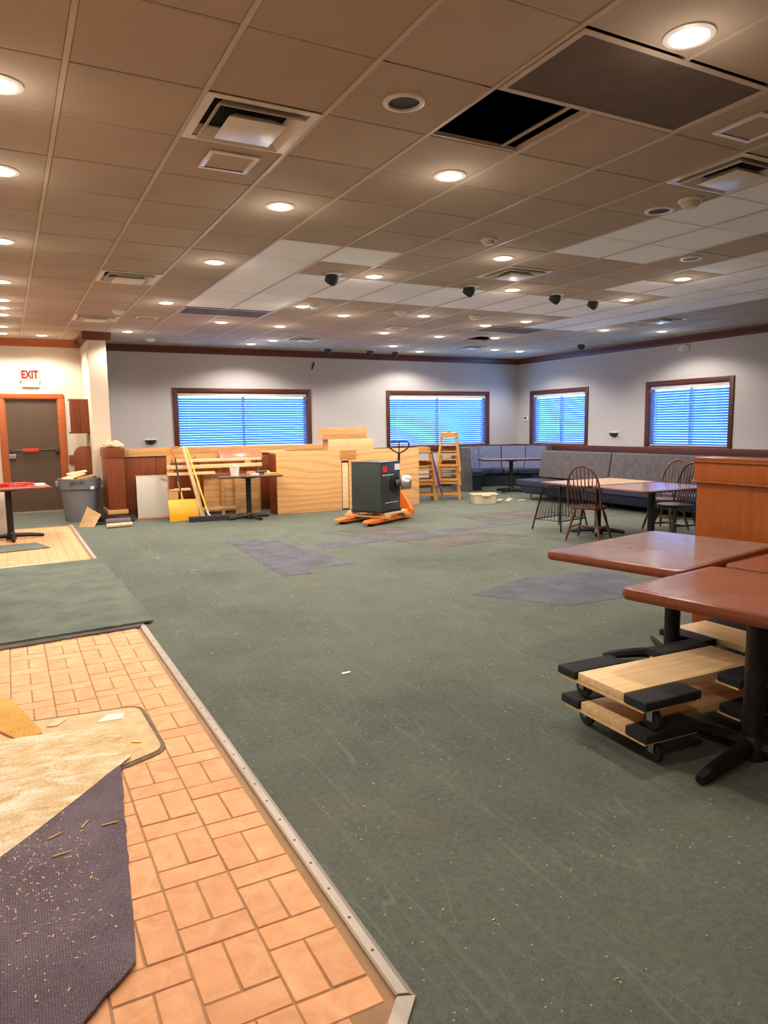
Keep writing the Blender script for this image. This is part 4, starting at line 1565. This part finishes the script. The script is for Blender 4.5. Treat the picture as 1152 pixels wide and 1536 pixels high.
PA = R(28)
for k, (u_, v_, w_, d_, z0, z1, mt, lab) in enumerate(((.40, -.02, .10, .78, .086, .125, 'pale2', 'front wooden skid board across the pallet jack forks'), (.92, -.02, .10, .78, .086, .125, 'pale2', 'rear wooden skid board across the pallet jack forks'),
                                                   (.66, -.33, .62, .09, .126, .166, 'pale', 'wooden skid rail under the near side of the dark machine'), (.66, .27, .62, .09, .126, .166, 'pale', 'wooden skid rail under the far side of the dark machine'))):
    o = MB().bx(-w_ / 2, w_ / 2, -d_ / 2, d_ / 2, 0, z1 - z0).build('skid_board', mt, None, (4.37 + u_ * math.cos(JA) - v_ * math.sin(JA), 9.39 + u_ * math.sin(JA) + v_ * math.cos(JA), z0), (0, 0, JA), bevel=.004)
    tag(o, lab, 'board')
t = thing('cabinet_machine', 'dark grey green metal cabinet machine with a side motor on the pallet jack', 'machine', (4.89, 9.585, .167), PA)
MB().bx(-.25, .25, -.27, .27, .0, .735).build('cabinet', 'machine_side', t, bevel=.006)
MB().bx(-.259, -.251, -.265, .265, .01, .73).build('front_door', 'machine', t, bevel=.002)
MB().bx(-.255, .255, -.275, .275, .736, .75).build('lid', 'machine_side', t, bevel=.003)
MB().bx(-.262, .262, -.278, .278, -.0, .03).build('base_rail', 'iron', t)
MB().lathe([(.135, 0), (.14, .012), (.10, .022), (.0, .022)], 24, c=(.10, -.270, .42), mat=Matrix.Rotation(R(90), 3, 'X')).build('blower_opening', 'black', t, smooth=True)
MB().tube([(.10, -.28, .42), (.19, -.37, .43)], .055, 12).build('motor_bracket', 'iron_worn', t, smooth=True)
MB().lathe([(.0, 0), (.095, .0), (.11, .02), (.11, .13), (.085, .16), (0, .165)], 20, c=(.17, -.33, .43), mat=Matrix.Rotation(R(90), 3, 'X') @ Matrix.Rotation(R(35), 3, 'Y')).build('motor', 'silver', t, smooth=True)
MB().bx(.10, .24, -.274, -.2705, .62, .71).build('sticker', 'sticker', t)
MB().bx(-.22, -.10, -.274, -.2705, .60, .69).build('warning_label', 'red', t)
for k in range(6):
    MB().bx(-.22 + k * .05, -.19 + k * .05, -.274, -.2705, .545, .565).build('data_label', 'panel_grey', t)
MB().bx(-.15, .18, -.274, -.2705, .14, .15).build('scratch_plate', 'panel_grey', t)


# ================================================================== HIGH CHAIRS
def make_highchair(label, loc, rz, group=None):
    t = thing('high_chair', label, 'high chair', loc, rz, group)
    H = .74
    legs = []
    for sx in (-1, 1):
        for sy in (-1, 1):
            top = Vector((sx * .145, sy * .13 + .01, H if sy > 0 else .66))
            bot = Vector((sx * .215, sy * .215, 0))
            legs.append((bot, top))
            MB().beam(bot, top, .035, .032).build('leg', 'oak', t)

    def at(l, z):
        b_, t_ = legs[l]
        return b_.lerp(t_, z / t_.z)
    for z in (.09, .27, .44):
        for a, c in ((0, 1), (2, 3)):
            MB().beam(at(a, z), at(c, z), .016, .034).build('rung', 'oak', t)
    for z in (.12, .33):
        for a, c in ((0, 2), (1, 3)):
            MB().beam(at(a, z), at(c, z), .016, .045).build('rung', 'oak', t)
    MB().box((0, 0, .50), (.30, .27, .018)).build('seat', 'oak', t, bevel=.004)
    pts = [(-.165, .0), (-.165, .05), (-.12, .09), (0, .10), (.12, .09), (.165, .05), (.165, 0)]
    MB().prism(pts, -.010, .010).build('backrest', 'oak', t, (0, .155, .66), (R(96), 0, 0), bevel=.003)
    MB().prism([(-.17, -.16), (.17, -.16), (.17, -.10), (.15, .0), (.175, .13), (.16, .13), (.13, 0), (.12, -.09), (-.12, -.09), (-.13, 0), (-.16, .13), (-.175, .13), (-.15, 0), (-.17, -.10)], .655, .672).build('arm_bow', 'oak', t, bevel=.002)
    MB().beam((-.14, -.12, .50), (-.14, .12, .50), .016, .05).build('side_rail', 'oak', t)
    MB().beam((.14, -.12, .50), (.14, .12, .50), .016, .05).build('side_rail', 'oak', t)
    return t


hc0 = make_highchair('bottom wooden high chair of the taller nested stack by the window', (7.66, 11.86, 0), R(-35), 'nested wooden high chairs')
dup(hc0, (7.665, 11.866, .275), R(-35), 'middle wooden high chair of the taller nested stack by the window')
dup(hc0, (7.67, 11.872, .55), R(-35), 'topmost wooden high chair of the taller nested stack by the window')
dup(hc0, (7.14, 11.98, 0), R(-22), 'lower wooden high chair of the shorter stack beside the plywood counter')
dup(hc0, (7.145, 11.986, .275), R(-22), 'upper wooden high chair of the shorter stack beside the plywood counter')
t = thing('folded_umbrella', 'thin purple folded umbrella leaning on the shorter high chair stack', 'umbrella', (7.33, 11.52, 0))
MB().tube([(0, 0, .0), (-.02, .02, .10)], [.004, .008], 6).build('tip', 'chrome', t)
MB().tube([(-.02, .02, .09), (-.07, .07, .35), (-.13, .14, .72), (-.15, .16, .84)], [.012, .026, .022, .012], 8).build('canopy', 'purple', t, smooth=True)
MB().tube([(-.148, .158, .83), (-.17, .18, .97)], .009, 8).build('handle', 'black', t, smooth=True)

# ---- beige tub with crumbs
t = thing('bus_tub', 'beige plastic bus tub alone on the carpet', 'tub', (7.78, 10.86, 0), R(-22))
n_ = rounded(.46, .34, .06)
vs, fs = [], []
m = len(n_)
for k, z in ((.90, 0), (1.0, .155), (1.07, .16), (1.07, .175), (.985, .172), (.88, .012)):
    for x, y in n_:
        vs.append((x * k, y * k, z))
for a in range(5):
    for q in range(m):
        q2 = (q + 1) % m
        fs.append((a * m + q, a * m + q2, (a + 1) * m + q2, (a + 1) * m + q))
fs += [tuple(range(m))[::-1], tuple(5 * m + q for q in range(m))]
MB().add(vs, fs).build('tub_shell', 'beige', t, smooth=True)
MB().box((.0, -.196, .15), (.16, .03, .03)).build('handle', 'beige', t, bevel=.01)
for k, (x, y, a, L) in enumerate(((8.20, 11.0, .3, .10), (8.36, 10.90, 1.2, .08), (8.50, 11.02, .4, .12), (8.62, 10.80, -.3, .10), (8.36, 11.12, .9, .09), (8.62, 11.2, .2, .05))):
    o = MB().prism([(-L, -.03), (.2 * L, -.05), (L, .0), (.4 * L, .045), (-.6 * L, .03)], .003, .012).build('plaster_chip', 'beige', None, (x, y, 0), (0, 0, a))
    tag(o, 'flat cream plaster chip on the carpet beside the beige tub', 'chip', 'plaster chips beside the tub')

# ================================================================== CORNER BOOTH AND BENCH
def arc_solid(r0, r1, z0, z1, a0, a1, n, c=(0, 0), r1t=None, r0t=None):
    vs, fs = [], []
    r0t = r0 if r0t is None else r0t
    r1t = r1 if r1t is None else r1t
    for k in range(n + 1):
        a = a0 + (a1 - a0) * k / n
        ca_, sa_ = math.cos(a), math.sin(a)
        for r, z in ((r0, z0), (r1, z0), (r1t, z1), (r0t, z1)):
            vs.append((c[0] + r * ca_, c[1] + r * sa_, z))
    for k in range(n):
        for q in range(4):
            q2 = (q + 1) % 4
            fs.append((k * 4 + q, k * 4 + q2, k * 4 + 4 + q2, k * 4 + 4 + q))
    fs += [(0, 1, 2, 3), (n * 4 + 3, n * 4 + 2, n * 4 + 1, n * 4)]
    return MB().add(vs, fs)


t = thing('corner_booth', 'curved corner booth in blue grey striped upholstery with navy seat', 'booth', (9.95, 13.02, 0))
SEG = 6
for k in range(SEG):
    a0, a1 = R(-2 + 184 * k / SEG + .4), R(-2 + 184 * (k + 1) / SEG - .4)
    arc_solid(1.02, 1.22, .40, .93, a0, a1, 6, r0t=1.09, r1t=1.20).build('back_cushion', 'fabric_blue', t, bevel=.02, seg=3)
    arc_solid(.60, 1.03, .30, .42, a0, a1, 6).build('seat_cushion', 'navy', t, bevel=.03, seg=3)
arc_solid(1.205, 1.24, .0, .955, R(-2), R(182), 32).build('outer_shell', 'fabric', t)
arc_solid(.70, 1.19, .0, .295, R(-2), R(182), 32).build('base', 'navy_dark', t)
for a in (R(-2), R(182)):
    s = 1 if a < .5 else -1
    pl_ = [(1.24, 0), (1.24, .95), (1.07, .95), (1.0, .42), (.98, .0)]
    b = MB().prism(pl_, -.03, .03)
    b.xf(Matrix.Rotation(a, 4, 'Z') @ Matrix.Translation((0, -.032 * s, 0)) @ Matrix.Rotation(R(90), 4, 'X'))
    b.build('end_panel', 'fabric', t, bevel=.012)
pedestal_table('long dark edged dining table inside the curved corner booth', (9.60, 12.40), R(-24), 1.36, .74, 'top_grey', 'iron', .10, .03, .71, .36, R(45))

t = thing('bench_seat', 'long grey striped upholstered bench with navy seat under the side windows', 'bench', (0, 0, 0))
BX = 8.72
for k, (a, c) in enumerate(((9.28, 11.12), (7.40, 9.26), (5.5, 7.38))):
    b = MB().add([(BX + .55, a, .40), (BX + .75, a, .40), (BX + .75, c, .40), (BX + .55, c, .40), (BX + .64, a, .925), (BX + .75, a, .925), (BX + .75, c, .925), (BX + .64, c, .925)],
                 [(0, 3, 2, 1), (4, 5, 6, 7), (0, 1, 5, 4), (1, 2, 6, 5), (2, 3, 7, 6), (3, 0, 4, 7)])
    b.build('back_cushion', 'fabric', t, bevel=.035, seg=3)
    MB().bx(BX, BX + .60, a, c, .27, .385).build('seat_cushion', 'navy', t, bevel=.025, seg=3)
MB().bx(BX + .76, BX + .79, 5.5, 11.12, .0, .94).build('back_board', 'navy_dark', t)
MB().add([(BX + .04, 5.5, .262), (BX + .75, 5.5, .262), (BX + .75, 11.1, .262), (BX + .04, 11.1, .262), (BX + .14, 5.5, .11), (BX + .72, 5.5, .11), (BX + .72, 11.0, .11), (BX + .14, 11.0, .11)],
         [(0, 1, 2, 3), (7, 6, 5, 4), (0, 4, 5, 1), (1, 5, 6, 2), (2, 6, 7, 3), (3, 7, 4, 0)]).build('apron', 'navy', t, bevel=.01)
for y in (10.72, 8.9, 7.2):
    MB().tube([(BX + .16, y - .16, .12), (BX + .16, y - .16, .015), (BX + .16, y + .12, .015), (BX + .16, y + .12, .12)], .014, 8).build('skid_foot', 'iron', t, smooth=True)


# ================================================================== FAR TABLES, WINDSOR CHAIRS
def make_windsor(label, loc, rz, wood_mat='chair', group='windsor chairs at the far tables'):
    """faces local +x"""
    t = thing('windsor_chair', label, 'chair', (*loc, 0), rz, group)
    SH = .425
    seat = []
    for k in range(24):
        a = 2 * math.pi * k / 24
        r_ = .215 + .012 * math.cos(2 * a)
        x, y = r_ * math.cos(a), r_ * math.sin(a) * 1.02
        if x < -.15:
            x = -.15 - (abs(x) - .15) * .35
        seat.append((x, y))
    MB().prism(seat, SH - .032, SH).build('seat', wood_mat, t, bevel=.009, seg=3)
    bots, tops = [], []
    for sx, sy in ((1, 1), (1, -1), (-1, 1), (-1, -1)):
        tp = Vector((sx * .125, sy * .125, SH - .03))
        bt = Vector((sx * .205, sy * .215, 0))
        bots.append(bt)
        tops.append(tp)
        pts = [bt.lerp(tp, q) for q in (0, .12, .3, .5, .68, .85, 1)]
        MB().tube(pts, [.011, .014, .019, .013, .020, .016, .012], 10).build('leg', wood_mat, t, smooth=True)
    for a, c in ((0, 2), (1, 3)):
        p, q = bots[a].lerp(tops[a], .42), bots[c].lerp(tops[c], .42)
        MB().tube([p, (p + q) / 2, q], [.009, .014, .009], 8).build('stretcher', wood_mat, t, smooth=True)
    p = (bots[0].lerp(tops[0], .42) + bots[2].lerp(tops[2], .42)) / 2
    q = (bots[1].lerp(tops[1], .42) + bots[3].lerp(tops[3], .42)) / 2
    MB().tube([p, (p + q) / 2, q], [.009, .014, .009], 8).build('stretcher', wood_mat, t, smooth=True)
    hoop = []
    for k in range(21):
        a = math.pi * k / 20
        y = -.225 * math.cos(a) * (1 - .10 * (1 - math.sin(a)))
        z = SH + .50 * math.sin(a) ** .62 if 0 < k < 20 else SH - .01
        hoop.append((-.155 - .11 * (z - SH) / .5, y, z))
    MB().tube(hoop, .0125, 8).build('back_hoop', wood_mat, t, smooth=True)
    for k in range(8):
        yb = -.135 + .27 * k / 7
        yt = yb * 1.3
        s_ = math.sqrt(max(0, 1 - (yt / .225) ** 2))
        zt = SH + .50 * s_ ** .62
        MB().tube([(-.155, yb, SH - .01), (-.155 - .055, (yb + yt) / 2, (SH + zt) / 2), (-.155 - .11 * (zt - SH) / .5, yt, zt)], [.0065, .008, .005], 6).build('spindle', wood_mat, t, smooth=True)
    return t


pedestal_table('long brown far table with a dark Windsor chair on either side', (6.80, 6.07), R(-2), 1.12, .86, 'top_grey', 'edge', .04, .03, .68, .34, R(45), 'far dining tables')
pedestal_table('pale topped far table nearer the long bench', (6.82, 6.97), R(-2), 1.22, .86, 'top_pale', 'edge', .04, .03, .68, .34, R(45), 'far dining tables')
wc = make_windsor('brown Windsor chair pulled out at the end of the far tables', (6.33, 6.62), R(26))
dup(wc, (7.80, 6.72, 0), R(188), 'brown Windsor chair on the bench side of the far tables')
c3 = make_windsor('dark Windsor chair beside the wooden partition at the far tables', (7.52, 5.95), R(172), 'chair_dark')
c3.location = (7.36, 6.2, 0)

# spindle-sided stand under the pale table
t = thing('rod_stand', 'black tapered stand with rows of thin rods under the pale far table', 'stand', (6.70, 7.56, 0), R(12))
for sx in (-1, 1):
    for sy in (-1, 1):
        MB().tube([(sx * .30, sy * .24, 0), (sx * .20, sy * .14, .60)], .012, 6).build('leg', 'iron', t)
for z, k in ((.14, 0), (.58, 1)):
    f_ = z / .60
    a, c = .30 - .10 * f_, .24 - .10 * f_
    MB().tube([(-a, -c, z), (a, -c, z), (a, c, z), (-a, c, z)], .008, 6, closed=True).build('rail', 'iron', t)
for k in range(17):
    g = -1 + 2 * k / 16
    for s in (-1, 1):
        MB().tube([(g * .277, s * .217, .14), (g * .203, s * .143, .58)], .0038, 5).build('rod', 'iron', t)
for k in range(9):
    g = -1 + 2 * k / 8
    for s in (-1, 1):
        MB().tube([(s * .277, g * .217, .14), (s * .203, g * .143, .58)], .0038, 5).build('rod', 'iron', t)

# ================================================================== PARTITION
t = thing('wood_partition', 'orange brown veneered low partition wall behind the near tables', 'partition', (4.10, 3.31, 0))
L = 4.6
MB().bx(.02, .19, -L, -.012, .0, 1.06).build('body', 'part_brown', t)
MB().bx(.0, .21, -L, 0, 1.045, 1.165).build('cap_band', 'part_brown', t, bevel=.004)
MB().bx(-.012, .222, -L, .012, 1.03, 1.045).build('lower_bead', 'part_brown', t, bevel=.005)
MB().bx(-.012, .222, -L, .012, 1.165, 1.18).build('upper_bead', 'part_brown', t, bevel=.005)
MB().bx(-.004, .214, -L, .006, 1.18, 1.198).build('cap_top', 'part_brown', t, bevel=.005)

# ================================================================== NEAR TABLES
pedestal_table('faded brown glossy table touching the wooden partition', (3.395, 2.925), R(11.5), 1.18, .84, 'top_grey', 'edge', .05, .05, .70, .40, R(45), 'near pedestal tables', .045, (.08, -.02))
pedestal_table('reddish brown glossy table over the stacked wooden dollies', (2.84, 1.99), R(9), .80, .76, 'top_red', 'edge', .045, .05, .70, .42, R(0), 'near pedestal tables', .045, (-.10, -.10))
pedestal_table('reddish brown table set side by side with the glossy one over the dollies', (3.62, 2.095), R(9), .68, .76, 'top_red', 'edge', .06, .05, .703, .25, R(0), 'near pedestal tables', .045, (-.05, -.20))


# ---- furniture dollies
def make_dolly(label, loc, rz, group='furniture dollies'):
    t = thing('furniture_dolly', label, 'dolly', loc, rz, group)
    casters(t, [(-.33, -.21), (-.33, .21), (.33, -.21), (.33, .21)], .043, None, .098)
    for x in (-.28, .28):
        MB().bx(x - .15, x + .15, -.255, .255, .099, .113).build('crosspiece', 'pale', t, bevel=.002)
        for s in (-1, 1):
            y = s * .212
            MB().bx(x - .16, x + .16, y - .062, y + .062, .114, .152).build('carpeted_pad', 'rubber', t, bevel=.008, seg=3)
    p = MB().bx(-.43, .43, -.142, .142, .114, .152)
    p.build('deck_plank', 'pale', t, bevel=.004)
    return t


DZR = R(-3)
d1 = make_dolly('lower furniture dolly of the stack under the reddish table', (2.70, 2.245, 0), DZR)
dup(d1, (2.665, 2.235, .153), R(-2), 'upper furniture dolly of the stack under the reddish table, its pale plank in view')
dup(d1, (3.81, 2.63, 0), R(90), 'furniture dolly standing alone beneath the faded brown table')

# ================================================================== SMALL THINGS ON THE WALLS
def sconce(label, loc, rz):
    t = thing('wall_sconce', label, 'sconce', loc, rz)
    b = MB().lathe([(.0, 0), (.05, .005), (.10, .045), (.115, .085), (.10, .085), (.04, .03), (0, .025)], 20)
    for v_ in b.v:
        v_.y = min(v_.y, 0)
    b.build('bowl', 'iron_worn', t, smooth=True)
    MB().bx(-.11, .11, -.012, 0, .03, .12).build('back_plate', 'white_metal', t, bevel=.004)
    return t


sconce('small half bowl wall sconce between the two side windows', (XR - .001, 11.12, 1.15), R(-90))
sconce('small half bowl wall sconce above the wooden half wall', (2.47, YB - .001, 1.15), 0)
t = thing('emergency_lamp', 'oval white emergency lamp high on the wall over the side window', 'emergency lamp', (XR - .001, 9.42, 2.80), R(-90))
MB().lathe([(.13, 0), (.125, .05), (.09, .08), (0, .085)], 20, mat=Matrix.Rotation(R(90), 3, 'X'), sx=1.0, sy=.62).build('housing', 'white_plastic', t, smooth=True)
MB().lathe([(.05, .075), (.04, .092), (0, .096)], 14, c=(.03, 0, -.01), mat=Matrix.Rotation(R(90), 3, 'X'), sx=1, sy=.6).build('lamp_face', 'beige', t, smooth=True)
t = thing('thermostat', 'small white framed thermostat on the side wall by the corner', 'thermostat', (XR - .001, 14.02, 1.52), R(-90))
MB().bx(-.07, .07, -.025, 0, 0, .12).build('case', 'white_plastic', t, bevel=.006)
MB().bx(-.04, .04, -.029, -.0255, .05, .10).build('display', 'grey_dark', t)
t = thing('wall_bracket', 'small dark slanted bracket left on the back wall', 'bracket', (5.86, YB - .001, 2.70), 0)
MB().box((0, -.012, .03), (.032, .022, .16), (0, R(20), 0)).build('bar', 'iron_worn', t, bevel=.003)
MB().bx(-.02, .02, -.006, 0, 0, .06).build('plate', 'iron_worn', t)
